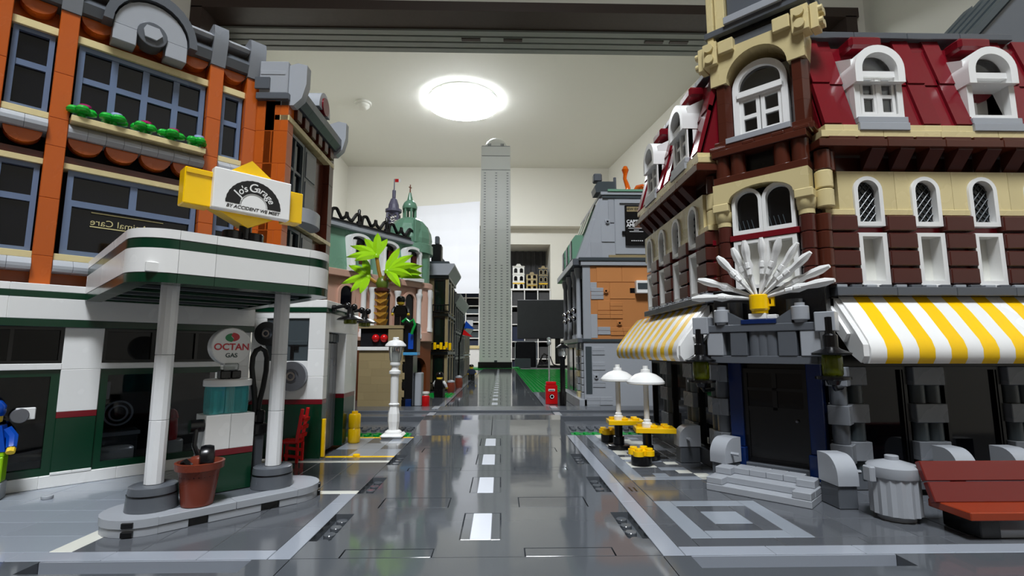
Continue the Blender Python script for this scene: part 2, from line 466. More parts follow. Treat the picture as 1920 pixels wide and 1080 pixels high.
# ramp and bridging strip between the two tables
t = thing('road_ramp', 'smooth grey toy road ramp leading up to the far street', 'ramp', 0, 60, -.8)
f = Fr(t)
rp = [(55.05, -.8), (55.05, -.05), (55.9, 0), (63, .55), (66.5, .7), (66.5, -.8)]
f.mb('ramp_half', MB().prism(rp, -8.6, -.03, 'x'), 'road'); f.mb('ramp_half', MB().prism(rp, .03, 8.6, 'x'), 'road')
t = thing('bridging_strip', 'long dark grey smooth kerb strip crossing the road behind the ramp', 'kerb strip', 0, 72, -1.2)
f = Fr(t)
for x in range(-40, 40, 16):
    f.box('front_strip', 'dgrey', x, x+16, 66.6, 70.5, -1.2, .55, .06)
    f.box('rear_strip', 'dgrey', x, x+16, 70.5, 75.9, -1.2, .85, .08)
for x in (-8.6, 8.1):
    f.box('grey_tile', 'lgrey', x, x+.9, 67, 70, .55, .66, .02); f.box('grey_tile', 'lgrey', x, x+.9, 72, 75, .85, .97, .02)
for s, lab in ((-1, 'green baseplate strip with dark studs beside the ramp, near the white street lamp'), (1, 'green baseplate strip with dark studs beside the ramp, near the cafe tables')):
    x0, x1 = (-40, -8.7) if s < 0 else (8.7, 40)
    t = thing('baseplate_strip', lab, 'baseplate', (x0+x1)/2, 60, -1.2, group='green strips beside the ramp')
    f = Fr(t)
    f.box('green_plate', 'green', x0, x1, 55.05, 57.6, -1.2, -.16, .04)
    f.box('dark_plate', 'dgrey', x0, x1, 57.6, 66.5, -1.2, -.08, .04)
    for i in range(12):
        x = s*(9.3 + i)
        f.put('stud', studmesh('green'), x, 55.6, -.16); f.put('stud', studmesh('green'), x, 56.6, -.16)
        f.put('stud', studmesh('dgrey'), x, 58.6, -.08); f.put('stud', studmesh('dgrey'), x, 59.6, -.08); f.put('stud', studmesh('dgrey'), x, 60.6, -.08)
# the far street
FAR_LABELS = ['grey far road plate just behind the kerb strip, by the red canister', 'grey far road plate beside the walking toy figure in a waistcoat',
    'grey far road plate beside the near edge of the green studded plate', 'grey far road plate beside the black balcony house and its barrels',
    'grey far road plate beside the pennant pole and dark terrace house', 'grey far road plate under the small dark blue toy figure']
for i in range(12):
    y = 76 + 16*i
    road_plate('road_plate', FAR_LABELS[i] if i < 6 else 'grey glossy road plate far off, between the dark blue figure and the skyscraper', y, filled=(0, 1), group='road plates of the far street')

# ================================================================== shared building parts
def window(f, u0, u1, z0, z1, w, mat, cols=(.5,), rows=(.5,), bar=.2, dep=.5, pane='pane_dark', frame=.22, name='window'):
    b = MB(); W, H = u1-u0, z1-z0
    b.ring(rect(-W/2, W/2, 0, H), rect(-W/2+frame, W/2-frame, frame, H-frame), 0, dep)
    xs = [-W/2+frame] + [-W/2 + W*c for c in cols] + [W/2-frame]
    zs = [frame] + [H*r for r in rows] + [H-frame]
    for x in xs[1:-1]: b.box(x-bar/2, x+bar/2, .06, dep-.06, frame*.5, H-frame*.5)
    for z in zs[1:-1]: b.box(-W/2+frame*.5, W/2-frame*.5, .08, dep-.08, z-bar/2, z+bar/2)
    o = f.mb(name, b, mat, (u0+u1)/2, w, z0)
    for i in range(len(xs)-1):
        for j in range(len(zs)-1):
            sub(o, 'pane', MB().box(xs[i]+.01, xs[i+1]-.01, dep*.55, dep*.55+.06, zs[j]+.01, zs[j+1]-.01).mesh(pane))
    return o

def courses(f, name, mat, u0, u1, w0, w1, z0, z1, h, lens, off=0, c=.03):
    """a wall of separate pieces laid in courses"""
    z = z0; k = 0
    while z < z1-.01:
        zt = min(z+h, z1); u = u0; i = (k*2+off) % len(lens)
        first = True
        while u < u1-.01:
            L = lens[i % len(lens)]
            if first and k % 2: L *= .5
            first = False
            ue = min(u+L, u1)
            if u1-ue < .6: ue = u1
            f.box(name, mat, u, ue, w0, w1, z, zt, c); u = ue; i += 1
        z = zt; k += 1

# ================================================================== forecourt paving left
pv = thing('forecourt_paving', 'grey tiled forecourt with a white line under the corner garage', 'paving', -24, 39, -1.2)
f = Fr(pv)
f.box('baseplate', 'dgrey', -40, -8.02, 23.02, 55, -1.2, -.4, .03)
def tiles(f, x0, x1, y0, y1, sx, sy, mat, name='tile', skip=None, alt=None):
    y = y0; j = 0
    while y < y1-.01:
        ye = min(y+sy, y1); x = x0; i = 0
        while x < x1-.01:
            xe = min(x+sx, x1)
            if not (skip and skip((x+xe)/2, (y+ye)/2)):
                m = mat if not alt else alt((x+xe)/2, (y+ye)/2, i, j)
                f.box(name, m, x+.012, xe-.012, y+.012, ye-.012, -.4, 0, .02)
            x = xe; i += 1
        y = ye; j += 1
tiles(f, -9, -8.02, 23.02, 33, 1, 4, 'roadlight', 'edge_tile')
tiles(f, -40, -9, 23.02, 24, 4, 1, 'roadlight', 'edge_tile')
tiles(f, -18, -9, 24, 33, 3, 3, 'paving')
tiles(f, -19, -18, 24, 33, 1, 4, 'pavewhite', 'line_tile')
inb = lambda x, y: y > x + 66
tiles(f, -39, -19, 24, 42, 4, 2, 'pavelight', skip=inb)
tiles(f, -12.4, -8.02, 33, 33.7, 4.4, .7, 'pavewhite', 'line_tile')
tiles(f, -18, -12.4, 33, 33.7, 2.8, .7, 'paving')
tiles(f, -19, -8.02, 33.7, 42, 2.75, 4.15, 'paving')
tiles(f, -20, -8.02, 42, 42.7, 4, .7, 'pavewhite', 'line_tile')
tiles(f, -20, -8.02, 42.7, 44, 4, 1.3, 'paving', skip=lambda x, y: x < -15)
tiles(f, -14, -8.02, 44, 44.6, 6, .6, 'yellow', 'line_tile')
tiles(f, -14, -8.02, 44.6, 53.6, 2, 3, 'pavelight', alt=lambda x, y, i, j: 'pavelight' if (i+j) % 3 else 'paving')
tiles(f, -14, -8.02, 53.6, 54.2, 6, .6, 'yellow', 'line_tile')
f.put('stud', studmesh('yellow'), -11.2, 44.3, 0); f.put('stud', studmesh('yellow'), -11.2, 53.9, 0)
f.put('stud', studmesh('lgrey'), -26.3, 32.3, 0)

# ================================================================== the corner garage
ga = thing('corner_garage', 'corner garage toy building with orange upper floors and white filling station below', 'toy building', -28, 46, 0)
A = Fr(ga, -31.6, 31.6, 0.005, 45)            # slanted shop front
B = Fr(ga, 0, 43.5, 0.005, 0)                 # frontal garage bay
C = Fr(ga, -14, 0, 0.005, 90)                 # bay door side, faces the road
D = Fr(ga, -32.3, 32.3, 0.005, 45)            # upper floors, slanted
# --- ground floor
for u in (-6.5, -4, 0, 4, 8, 12): A.box('plinth_brick', 'white', u, min(u+4, 16.2) if u > -5 else -4, -.05, 1.2, 0, .78, .03)
for u0, u1 in ((4.5, 6.6), (-6.5, -3.2), (15.2, 16.3)):
    A.box('pier_base', 'dgreen', u0, u1, .0, 1, .78, 4.4, .03)
    A.box('pier_band', 'dred', u0, u1, .0, 1, 4.4, 4.8, .02)
    A.box('pier_brick', 'white', u0, u1, .0, 1, 4.8, 7.6, .03)
    A.box('pier_brick', 'white', u0, u1, .0, 1, 7.6, 10.4, .03)
A.box('shop_wing', 'white', -6.5, -6.1, 1.0, 11, 0, 13.1, 0)
A.box('plinth_block', 'white', 4.5, 5.6, -.08, .2, .78, .95, .02); A.box('plinth_block', 'white', 5.6, 6.6, -.08, .2, .78, .95, .02)
for u0, u1 in ((-3.2, 4.5), (6.6, 15.2)):
    A.box('transom', 'white', u0-.01, u1+.01, -.02, .9, 7.6, 8.0, .02)
    window(A, u0, u1, .78, 7.6, .12, 'dgreen', (.5,) if u0 > 0 else (), (), frame=.45, dep=.6, pane='pane', name='shop_window')
    window(A, u0, u1, 8.0, 10.4, .12, 'black', (.34, .67), (), frame=.2, dep=.6, pane='pane_dark', name='fanlight')
for z0, z1, m, L in ((10.4, 10.9, 'dgreen', (23,)), (10.9, 12.3, 'white', (8.1, 15)), (12.3, 12.72, 'dgreen', (23,)), (12.72, 13.2, 'white', (8.1, 15))):
    u = -6.5
    for l in L:
        A.box('fascia_brick', m, u, min(u+l, 16.4), -.35, 1, z0, z1, .03); u += l
A.box('gallery_floor', 'lgrey', -4, 16.4, 1.0, 11, -.0, .2, 0)
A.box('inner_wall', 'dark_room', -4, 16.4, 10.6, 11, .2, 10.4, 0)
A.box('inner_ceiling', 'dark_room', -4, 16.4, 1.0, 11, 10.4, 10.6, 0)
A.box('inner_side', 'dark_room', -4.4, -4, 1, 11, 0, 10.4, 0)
A.box('window_handle', 'white', 2.55, 3.5, -.05, .3, 4.45, 5.2, .04)
A.mb('handle_disc', MB().cyl(0, 0, -.7, -.45, .46, 20, 'y', c=.04), 'silver', 2.75, .3, 4.75, True)
# --- garage bay front
courses(B, 'brick', 'dgreen', -20.2, -14, 0, 1, 0, 4.4, 1.1, (4, 3), c=0)
B.box('band_plate', 'dred', -20.2, -14, -.02, 1, 4.4, 4.8, .02)
for z in (4.8, 6.4):
    B.box('brick', 'white', -20.2, -15.4, 0, 1, z, z+1.6, .03)
for z0, z1 in ((4.8, 6.7), (6.7, 9.0), (9.0, 12.1)):
    B.box('corner_brick', 'white', -15.4, -14.0, -.02, .98, z0, z1, .03)
B.box('wall_panel', 'slate', -19.0, -15.4, .12, .6, 8.0, 11.6, .03)
B.box('panel_tile', 'slate', -19, -17.2, -.02, .12, 9.2, 10.2, .02); B.box('panel_tile', 'slate', -17.1, -15.5, .02, .12, 9.35, 9.7, .02)
B.box('panel_tile', 'black', -16.9, -16.6, .0, .12, 8.1, 9.3, .02); B.box('panel_tile', 'black', -16.6, -16.2, .0, .12, 8.9, 9.3, .02)
B.box('brick', 'white', -20.2, -19, 0, 1, 8.0, 11.6, .03); B.box('brick', 'white', -20.2, -15.4, 0, 1, 11.6, 12.15, .03)
B.box('corner_fascia', 'dgreen', -20.2, -13.95, -.06, 1, 12.15, 12.55, .02)
B.box('fascia_brick', 'white', -20.2, -17, -.05, 1, 12.55, 13.2, .03); B.box('fascia_brick', 'white', -17, -13.95, -.05, 1, 12.55, 13.2, .03)
# --- bay door side
C.box('post_base', 'dgreen', 49.4, 52.9, 0, 1, 0, 4.4, .03); C.box('post_band', 'dred', 49.4, 52.9, 0, 1, 4.4, 4.8, .02)
C.box('post_brick', 'white', 49.4, 52.9, 0, 1, 4.8, 10.5, .03)
C.box('lintel_brick', 'white', 44.5, 52.9, 0, 1, 10.5, 12.15, .03)
C.box('side_fascia', 'dgreen', 44.5, 52.95, -.05, 1, 12.15, 12.55, .02); C.box('fascia_brick', 'white', 44.5, 52.95, -.05, 1, 12.55, 13.2, .03)
for k in range(5): C.box('door_panel', 'silver', 44.3+k, 45.28+k, .75, 1.0, 0, 9.6, .05)
for k in range(6): C.box('door_cap', 'slate', 44.3+k*.84, 45.1+k*.84, .65, .95, 9.65, 10.45, .08)
C.box('door_post', 'white', 43.5, 44.2, .2, 1.4, 0, 10.5, .03)
C.box('yellow_guard', 'yellow', 43.55, 43.9, -.3, -.02, .1, 3.2, .05)
B.box('bay_roof', 'dgrey', -20.2, -14.2, 1, 9.3, 12.7, 13.1, .03)
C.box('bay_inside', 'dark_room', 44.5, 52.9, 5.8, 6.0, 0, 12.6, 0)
C.box('rear_wall', 'white', 52.9, 53.3, 0, 6.2, 0, 13.1, 0)
# --- canopy
CU0, CU1, CW, CR = 5.3, 15.9, -15.6, 1.9
def canopy_piece(name, kind, z0, z1, mat, a=0, bb=0, inset=0.0, th=.9):
    o, i = CU0+inset, CU0+inset+th
    if kind == 'L': outer, inner = [(CU0+inset, a), (CU0+inset, bb)], [(CU0+inset+th, a), (CU0+inset+th, bb)]
    elif kind == 'R': outer, inner = [(CU1-inset, a), (CU1-inset, bb)][::-1], [(CU1-inset-th, a), (CU1-inset-th, bb)][::-1]
    elif kind == 'F': outer, inner = [(a, CW+inset), (bb, CW+inset)], [(a, CW+inset+th), (bb, CW+inset+th)]
    else:
        cx = CU0+CR if kind == 'CL' else CU1-CR; cy = CW+CR
        ang = [math.pi + math.pi/2*k/8 for k in range(9)] if kind == 'CL' else [1.5*math.pi + math.pi/2*k/8 for k in range(9)]
        outer = [(cx+(CR-inset)*math.cos(t), cy+(CR-inset)*math.sin(t)) for t in ang]
        inner = [(cx+(CR-inset-th)*math.cos(t), cy+(CR-inset-th)*math.sin(t)) for t in ang]
    b = MB(); b.ring(outer, inner, z0, z1, False, 'z')
    b.f = [q[::-1] for q in b.f]
    A.mb(name, b, mat, smooth=True)
for z0, z1, m, ins in ((12.2, 12.7, 'dgreen', .0), (12.7, 13.95, 'white', -.02), (13.95, 14.45, 'dgreen', .0), (14.45, 14.95, 'white', -.02)):
    g = .012
    canopy_piece('canopy_brick', 'L', z0+g, z1-g, m, -.4, -6.8, ins); canopy_piece('canopy_brick', 'L', z0+g, z1-g, m, -6.82, CW+CR+.01, ins)
    canopy_piece('canopy_corner', 'CL', z0+g, z1-g, m, inset=ins)
    canopy_piece('canopy_brick', 'F', z0+g, z1-g, m, CU0+CR+.02, 8.9, ins); canopy_piece('canopy_brick', 'F', z0+g, z1-g, m, 8.92, CU1-CR-.02, ins)
    canopy_piece('canopy_corner', 'CR', z0+g, z1-g, m, inset=ins)
    canopy_piece('canopy_brick', 'R', z0+g, z1-g, m, CW+CR+.01, -6.8, ins); canopy_piece('canopy_brick', 'R', z0+g, z1-g, m, -6.82, -.4, ins)
A.box('canopy_soffit', 'black', CU0+.5, CU1-.5, CW+.8, -.4, 12.42, 12.65, 0)
A.box('canopy_roof', 'dgrey', CU0+.6, CU1-.6, CW+.7, -.4, 14.5, 14.9, .02)
for k in range(6):
    A.box('soffit_rib', 'slate' if k % 2 else 'dgreen', CU0+.9, CU1-.9, CW+1.3+k*2.3, CW+1.7+k*2.3, 12.25, 12.42, .02)
for u in (7.5, 13.5):
    for k, (z0, z1) in enumerate(((2.0, 5.2), (5.22, 8.6), (8.62, 12.42))):
        A.mb('column_drum', MB().cyl(0, 0, z0, z1, .45, 12, c=.02), 'pipe', u, -13.1, 0)
# canopy clips in the corner bricks
A.box('clip', 'white', CU0+.6, CU0+1.2, CW+.15, CW+.4, 12.7, 13.2, .03)
# --- upper floors
D.box('core_wall', 'orange', -6, 16.0, 1.1, 2.2, 13.2, 35.5, 0)
PIL = ((-1.1, .1), (2.45, 3.5), (11.9, 12.95), (14.8, 16.05))
for u0, u1 in PIL:
    for z0, z1 in ((13.2, 15.2), (15.2, 19.2), (19.2, 22.9), (22.9, 24.9), (24.9, 28.2), (28.2, 32.9)):
        D.box('pillar_brick', 'orange', u0, u1, -.45, 1.1, z0, z1, .035)
    pr = [(-.55, 32.9), (-.75, 33.8), (-.95, 34.8), (-1.0, 35.6), (-.8, 36.3), (-.3, 36.55), (1.1, 36.3), (1.1, 32.9)]
    D.mb('pillar_cap', MB().prism(pr, u0-.02, u1+.02, 'x'), 'mgrey', smooth=True)
def halfdisc(u, z, r, mat, name, w=-.2, d=.8, sq=1.0):
    b = MB(); pts = [(r*math.cos(math.pi + math.pi*k/10), sq*r*math.sin(math.pi + math.pi*k/10)) for k in range(11)]
    b.prism(pts, 0, d, 'y'); D.mb(name, b, mat, u, w, z, True)
SPANS = ((-6, -1.1), (.1, 2.45), (3.5, 11.9), (12.95, 14.8))
for u0, u1 in SPANS:
    n = max(1, round((u1-u0)/2)); L = (u1-u0)/n
    for k in range(n):
        a, bb = u0+k*L+.01, u0+(k+1)*L-.01; mid = (a+bb)/2
        # cornice
        D.mb('cornice_slope', MB().prism([(-.5, 33.2), (-.75, 33.9), (-.3, 34.5), (1.1, 34.5), (1.1, 33.2)], a, bb, 'x'), 'dgrey')
        D.mb('cornice_tile', MB().prism([(-.6, 35.0), (-.9, 35.2), (.2, 36.0), (1.1, 36.0), (1.1, 35.0)], a, bb, 'x'), 'lgrey')
        halfdisc(mid, 33.15, min(1.0, L/2)-.02, 'orange', 'arch_disc', -.05, .9, .95)
        # belt between the floors
        for q in (0, 1):
            D.mb('belt_slope', MB().prism([(-.55, 23.75), (-.85, 24.0), (-.85, 24.25), (-.35, 24.7), (1.1, 24.7), (1.1, 23.75)], a+q*L/2+.005, a+(q+1)*L/2-.015, 'x'), 'lgrey')
            D.mb('sill_slope', MB().prism([(-.55, 14.2), (-.85, 14.35), (-.85, 14.55), (-.3, 15.0), (1.1, 15.0), (1.1, 14.2)], a+q*L/2+.005, a+(q+1)*L/2-.015, 'x'), 'lgrey')
        halfdisc(mid, 23.72, min(1.0, L/2)-.02, 'orange', 'arch_disc', -.25, .9, .95)
    D.box('dark_beam', 'brown', u0, u1, .15, 1.1, 21.95, 22.5, .02)
    D.box('tan_plate', 'tan', u0, u1, -.1, 1.1, 31.0, 31.55, .02)
    D.box('tan_plate', 'tan', u0, u1, -.3, 1.1, 24.75, 25.2, .02)
    D.box('tan_plate', 'tan', u0, u1, -.1, 1.1, 21.55, 21.95, .02)
    D.box('tan_plate', 'tan', u0, u1, -.3, 1.1, 15.0, 15.45, .02)
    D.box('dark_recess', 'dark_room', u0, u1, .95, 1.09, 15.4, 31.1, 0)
    if u1-u0 > 5:
        if u0 > 0:
            window(D, u0+.15, u1-.1, 25.2, 31.0, .15, 'sandblue', (.26, .5, .75), (.56,), bar=.42, frame=.36, pane='dark_glass')
            window(D, u0+.3, u1-.1, 15.45, 19.4, .15, 'sandblue', (), (), frame=.4, pane='dark_glass')
            window(D, u0+.3, u1-.1, 19.1, 21.55, .16, 'sandblue', (.48,), (), bar=.45, frame=.34, pane='dark_glass')
    else:
        window(D, u0+.1, u1-.1, 25.2, 31.0, .15, 'sandblue', (), (.56,), bar=.42, frame=.3, pane='dark_glass')
        window(D, u0+.1, u1-.1, 15.45, 21.55, .15, 'sandblue', (), (.6,), bar=.42, frame=.3, pane='dark_glass')
D.box('planter_ledge', 'tan', 3.55, 11.85, -1.25, -.3, 24.72, 25.15, .03)
# round gable ornament above the big window
gu, gz = 7.65, 33.1
b = MB(); oo = [(2.35*math.cos(math.pi*k/14), 2.5*math.sin(math.pi*k/14)) for k in range(15)]; ii = [(.95*math.cos(math.pi*k/14), .95*math.sin(math.pi*k/14)) for k in range(15)]
D.mb('gable_arch', MB().ring(oo[::-1], ii[::-1], -1.1, .4, False), 'lgrey', gu, 0, gz, True)
for s in (-1, 1): D.box('gable_foot', 'lgrey', gu+s*1.65-.72, gu+s*1.65+.72, -1.12, .3, gz-1.3, gz-.01, .05)
o2 = [(3.0*math.cos(math.pi*k/14), 3.5*math.sin(math.pi*k/14)) for k in range(15)]
o3 = [(2.45*math.cos(math.pi*k/14), 2.7*math.sin(math.pi*k/14)) for k in range(15)]
D.mb('gable_hood', MB().ring(o2[::-1], o3[::-1], -1.35, .5, False), 'dgrey', gu, 0, gz, True)
D.mb('gable_disc', MB().cyl(0, 0, -1.25, .2, .98, 24, 'y', c=.04), 'dgrey', gu, 0, gz, True)
D.mb('gable_tile', MB().prism([(-.5, -.45), (.25, -.5), (.62, 0), (.35, .5), (-.45, .5), (-.62, .1)], -1.45, -1.2, 'y'), 'lgrey', gu, 0, gz+.05)
# lettering on the shop pane, read from behind
o = D.put('pane_lettering', textmesh('Jones Animal Care', .62, 'gold_print', .004), 7.2, .28, 18.55, (90, 0, 0)) if False else None
plastic('gold_print', (190, 180, 130), .4, 0)
o = D.put('pane_lettering', textmesh('es Animal Care', .68, 'gold_print', .004), 7.4, .30, 18.1, (90, 0, 180))
o = D.put('pane_lettering', textmesh('no snakes!', .42, 'gold_print', .004), 8.5, .30, 17.3, (90, 0, 180))
for z in (18.75, 17.72): D.box('pane_rule', 'gold_print', 5.3, 9.7, .28, .31, z, z+.08, 0)
D.mb('green_cross', MB().prism([(-.7,-.25),(-.25,-.25),(-.25,-.6),(.25,-.6),(.25,-.25),(.7,-.25),(.7,.25),(.25,.25),(.25,.6),(-.25,.6),(-.25,.25),(-.7,.25)], .24, .31), 'green', 8.9, 0, 16.4)
# --- corner block and road side of the upper floors
E_ = Fr(ga, 0, 43.0, 0.005, 0)
F_ = Fr(ga, -18, 0, 0.005, 90)
courses(E_, 'corner_brick', 'orange', -20.8, -18, 0, 1.2, 13.2, 31.0, 3.0, (1.4, 1.4), c=.03)
E_.box('corner_crown', 'lgrey', -20.6, -18.1, -.3, 1.2, 31.6, 34.6, .06); E_.box('corner_tile', 'lgrey', -20.5, -18.3, -.34, -.1, 33.3, 33.7, .03)
E_.box('corner_sill', 'dgrey', -20.8, -17.9, -.4, 1.2, 31.0, 31.6, .05); E_.box('corner_tile', 'dgrey', -20.9, -19.6, -.5, -.3, 31.9, 33.0, .03)
F_.box('side_core', 'orange', 43, 55.2, 1.2, 2.0, 13.2, 33, 0)
for z0, z1 in ((13.2, 18), (18, 22.5), (22.5, 27), (27, 31)): F_.box('side_pillar', 'brown', 53.9, 55.2, -.05, 1.2, z0, z1, .03)
F_.box('side_panel', 'brown', 50.6, 53.9, .6, 1.2, 13.2, 31, .02)
for z0 in (22.2, 13.6):
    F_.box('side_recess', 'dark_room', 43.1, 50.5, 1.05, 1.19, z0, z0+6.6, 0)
    window(F_, 43.4, 47.2, z0, z0+6.4, .1, 'slate', (.5,), (.5,), bar=.25, frame=.3, pane='dark_glass')
    F_.box('shutter', 'slate', 47.4, 50.4, .1, .5, z0, z0+6.4, .04)
    for q in (0, 1): F_.box('shutter_panel', 'dgrey', 47.7, 50.1, .02, .12, z0+.4+q*3, z0+3+q*3, .04)
F_.box('side_tan', 'tan', 43, 55.2, -.1, 1.2, 29.2, 29.7, .02); F_.box('side_tan', 'tan', 43, 55.2, -.1, 1.2, 20.3, 20.7, .02)
for k in range(6): F_.box('corbel', 'brown', 44.2+k*1.8, 45.2+k*1.8, -.35, .4, 29.8, 30.9, .05)
for k in range(4): F_.mb('side_cornice', MB().prism([(-.5, 31.0), (-1.0, 31.6), (-1.0, 32.4), (-.4, 33.2), (1.2, 33.2), (1.2, 31.0)], 43+k*3.05+.01, 46.05+k*3.05-.01, 'x'), 'dgrey')
for u in (43, 54.6):
    F_.mb('side_cap', MB().prism([(-.4, 30.6), (-1.1, 31.3), (-1.45, 32.6), (-1.45, 34.4), (-.6, 34.6), (1.2, 34.0), (1.2, 30.6)], u, u+.9, 'x'), 'lgrey', smooth=True)
b = MB(); hp = [(1.6*math.cos(math.pi*k/12), 2.0*math.sin(math.pi*k/12)) for k in range(13)]
F_.mb('side_gable', MB().prism(hp, -.9, .6, 'y'), 'lgrey', 49.3, 0, 33.0, True); F_.mb('side_gable_disc', MB().cyl(0, .6, -1.05, -.5, .9, 18, 'y'), 'dred', 49.3, 0, 33.0, True)
bp = [(2.6*math.cos(math.pi + math.pi*k/12), 1.7*math.sin(math.pi + math.pi*k/12)) for k in range(13)]
F_.mb('balcony', MB().prism(bp, 0, 1.3, 'z'), 'lgrey', 46.6, .0, 20.4, True)

# ================================================================== the pump island and its things
isl = thing('pump_island', 'light grey rounded kerb island under the canopy columns', 'kerb island', -14.7, 30.2, 0)
I = Fr(isl, -31.6, 31.6, 0, 45)
IU0, IU1, IW, IR = 5.4, 16.2, -13.1, 2.0
def cap_ring(cx, a0, a1, z0, z1, r=IR, th=2.0, mat='lgrey'):
    an = [math.radians(a0 + (a1-a0)*k/12) for k in range(13)]
    b = MB().prism([(cx, IW)] + [(cx + r*math.cos(t), IW + r*math.sin(t)) for t in an], z0, z1, 'z')
    I.mb('kerb_end', b, mat, smooth=True)
I.box('island_core', 'black', IU0+IR, IU1-IR, IW-IR+.12, IW+IR-.12, .01, .78, 0)
for z0, z1, dr in ((.01, .385, .0), (.415, .8, .05)):
    cap_ring(IU0+IR, 90, 270, z0, z1, IR+dr); cap_ring(IU1-IR, -90, 90, z0, z1, IR+dr)
for a, bb in ((7.4, 10.9), (10.92, 14.2)): I.box('kerb_tile', 'lgrey', a, bb, IW-IR-.05, IW-IR+1, .415, .8, .02)
for a, bb in ((7.4, 8.7), (9.6, 12.2), (13.2, 14.2)): I.box('kerb_tile', 'lgrey', a, bb, IW-IR, IW-IR+1, .01, .385, .02)
I.box('kerb_tile', 'lgrey', 7.4, 14.2, IW+IR-1, IW+IR, .01, .8, .02); I.box('deck_tile', 'dgrey', 7.4, 14.2, IW-IR+.96, IW+IR-1, .5, .79, .02)
for u, ang in ((5.75, 235), (15.9, 330)):
    for z in (.02, .43):
        cx = IU0+IR if u < 10 else IU1-IR; t = math.radians(ang)
        I.put('clip_slot', boxmesh(.5, .3, .25, 'black', .02), cx+(IR-.02)*math.cos(t), IW+(IR-.02)*math.sin(t), z+.15, (0, 0, ang+90))
for u in (7.5, 13.5):
    I.mb('column_foot', MB().lathe(0, 0, [(1.18, .81), (1.12, 1.55), (1.12, 1.56), (1.08, 1.95), (1.0, 1.99)], 28), 'dgrey', u, IW, 0, True)
    I.mb('foot_ring', MB().lathe(0, 0, [(1.14, 1.53), (1.14, 1.6)], 28), 'black', u, IW, 0, True)

pm = thing('fuel_pump', 'vintage green and white fuel pump with a round white sign on top', 'fuel pump', -15.65, 31.35, .81)
P_ = Fr(pm, -31.6, 31.6, 0, 45)
pw0, pw1 = -12.6, -10.7
P_.box('pump_base', 'dgreen', 9.85, 12.45, pw0, pw1, .82, 2.85, .03); P_.box('pump_band', 'dred', 9.85, 12.45, pw0-.02, pw1, 2.85, 3.2, .02)
P_.box('pump_body', 'white', 9.85, 11.14, pw0-.02, pw1, 3.2, 5.15, .03); P_.box('pump_body', 'white', 11.16, 12.45, pw0-.02, pw1, 3.2, 5.15, .03)
for s, u in ((-1, 10.55), (1, 11.75)):
    P_.mb('pump_tank', MB().lathe(0, 0, [(.6, 5.16), (.64, 5.5), (.64, 6.5), (.6, 6.75)], 8), 'tealglass', u, (pw0+pw1)/2, 0)
    P_.mb('tank_core', MB().lathe(0, 0, [(.36, 5.2), (.36, 6.7)], 12), 'tealglass', u, (pw0+pw1)/2, 0)
P_.box('tank_link', 'tealglass', 10.9, 11.4, pw0+.4, pw1-.4, 5.16, 6.75, .03)
P_.mb('pump_lid', MB().lathe(0, 0, [(1.28, 6.76), (1.3, 6.8), (1.3, 7.1), (1.24, 7.16)], 28), 'white', 11.15, (pw0+pw1)/2, 0, True)
P_.box('lid_block', 'black', 10.6, 11.2, -12.0, -11.3, 7.17, 7.65, .05); P_.box('lid_block', 'black', 11.22, 11.75, -12.0, -11.3, 7.17, 7.65, .05)
P_.box('clear_brick', 'clearglass', 10.75, 11.6, -12.0, -11.3, 7.66, 8.1, .06)
P_.mb('sign_disc', MB().cyl(0, 0, -.25, .55, 1.12, 36, 'y', c=.05), 'white', 11.15, -11.65, 9.1, True)
plastic('print_red', (196, 24, 44), .35, 0); plastic('print_dark', (34, 62, 56), .35, 0); plastic('print_green', (14, 130, 72), .35, 0); plastic('print_black', (16, 16, 18), .35, 0)
P_.put('sign_lettering', textmesh('OCTAN', .55, 'print_red', .006, bold=.012), 11.15, -11.915, 9.05, (90, 0, 0))
P_.put('sign_lettering', textmesh('GAS', .36, 'print_dark', .006, bold=.008), 11.15, -11.915, 8.55, (90, 0, 0))
def drop(flip):
    pts = [(.30*math.cos(t) , .26*math.sin(t)) for t in [math.pi*2*k/16 for k in range(16)]]
    return [(x*(1.0) + .02*flip, z) for x, z in pts]
b = MB(); q = [(0, .26)] + [(-.38*math.sin(math.pi*k/10), .26*math.cos(math.pi*k/10)) for k in range(1, 10)] + [(0, -.26), (.1, -.1), (-.06, .08)]
P_.mb('sign_emblem', MB().prism(q, -.01, .005), 'print_green', 11.13, -11.91, 9.62)
P_.mb('sign_emblem', MB().prism([(-x, -z) for x, z in q], -.01, .005), 'print_red', 11.17, -11.91, 9.66)
# hose and nozzle
P_.mb('hose', MB().tube([(12.72, -11.8, 4.9), (12.68, -11.85, 5.8), (12.5, -11.9, 6.9), (12.36, -11.9, 7.8), (12.38, -11.9, 8.45), (12.55, -11.9, 8.85), (12.82, -11.9, 9.0), (13.08, -11.9, 8.85), (13.22, -11.9, 8.4), (13.22, -11.9, 7.6), (13.1, -11.9, 6.6), (12.95, -11.85, 5.7), (12.9, -11.8, 4.9)], .16, 10), 'rubber', smooth=True)
P_.box('nozzle_holster', 'dgrey', 12.75, 13.25, -12.1, -11.4, .82, 3.7, .06); P_.box('nozzle_grip', 'black', 12.6, 13.4, -12.25, -11.4, 3.7, 4.4, .08); P_.box('nozzle_grip', 'black', 12.75, 13.25, -12.2, -11.5, 4.4, 5.2, .1)
P_.mb('side_nozzle', MB().cyl(0, 0, -.35, .35, .36, 16, 'x'), 'black', 9.5, -12.2, 4.6, True)
P_.mb('side_lever', MB().tube([(9.45, -12.4, 4.5), (9.35, -12.6, 3.6), (9.6, -12.7, 2.9), (9.9, -12.8, 2.8)], .13, 8), 'black', smooth=True)

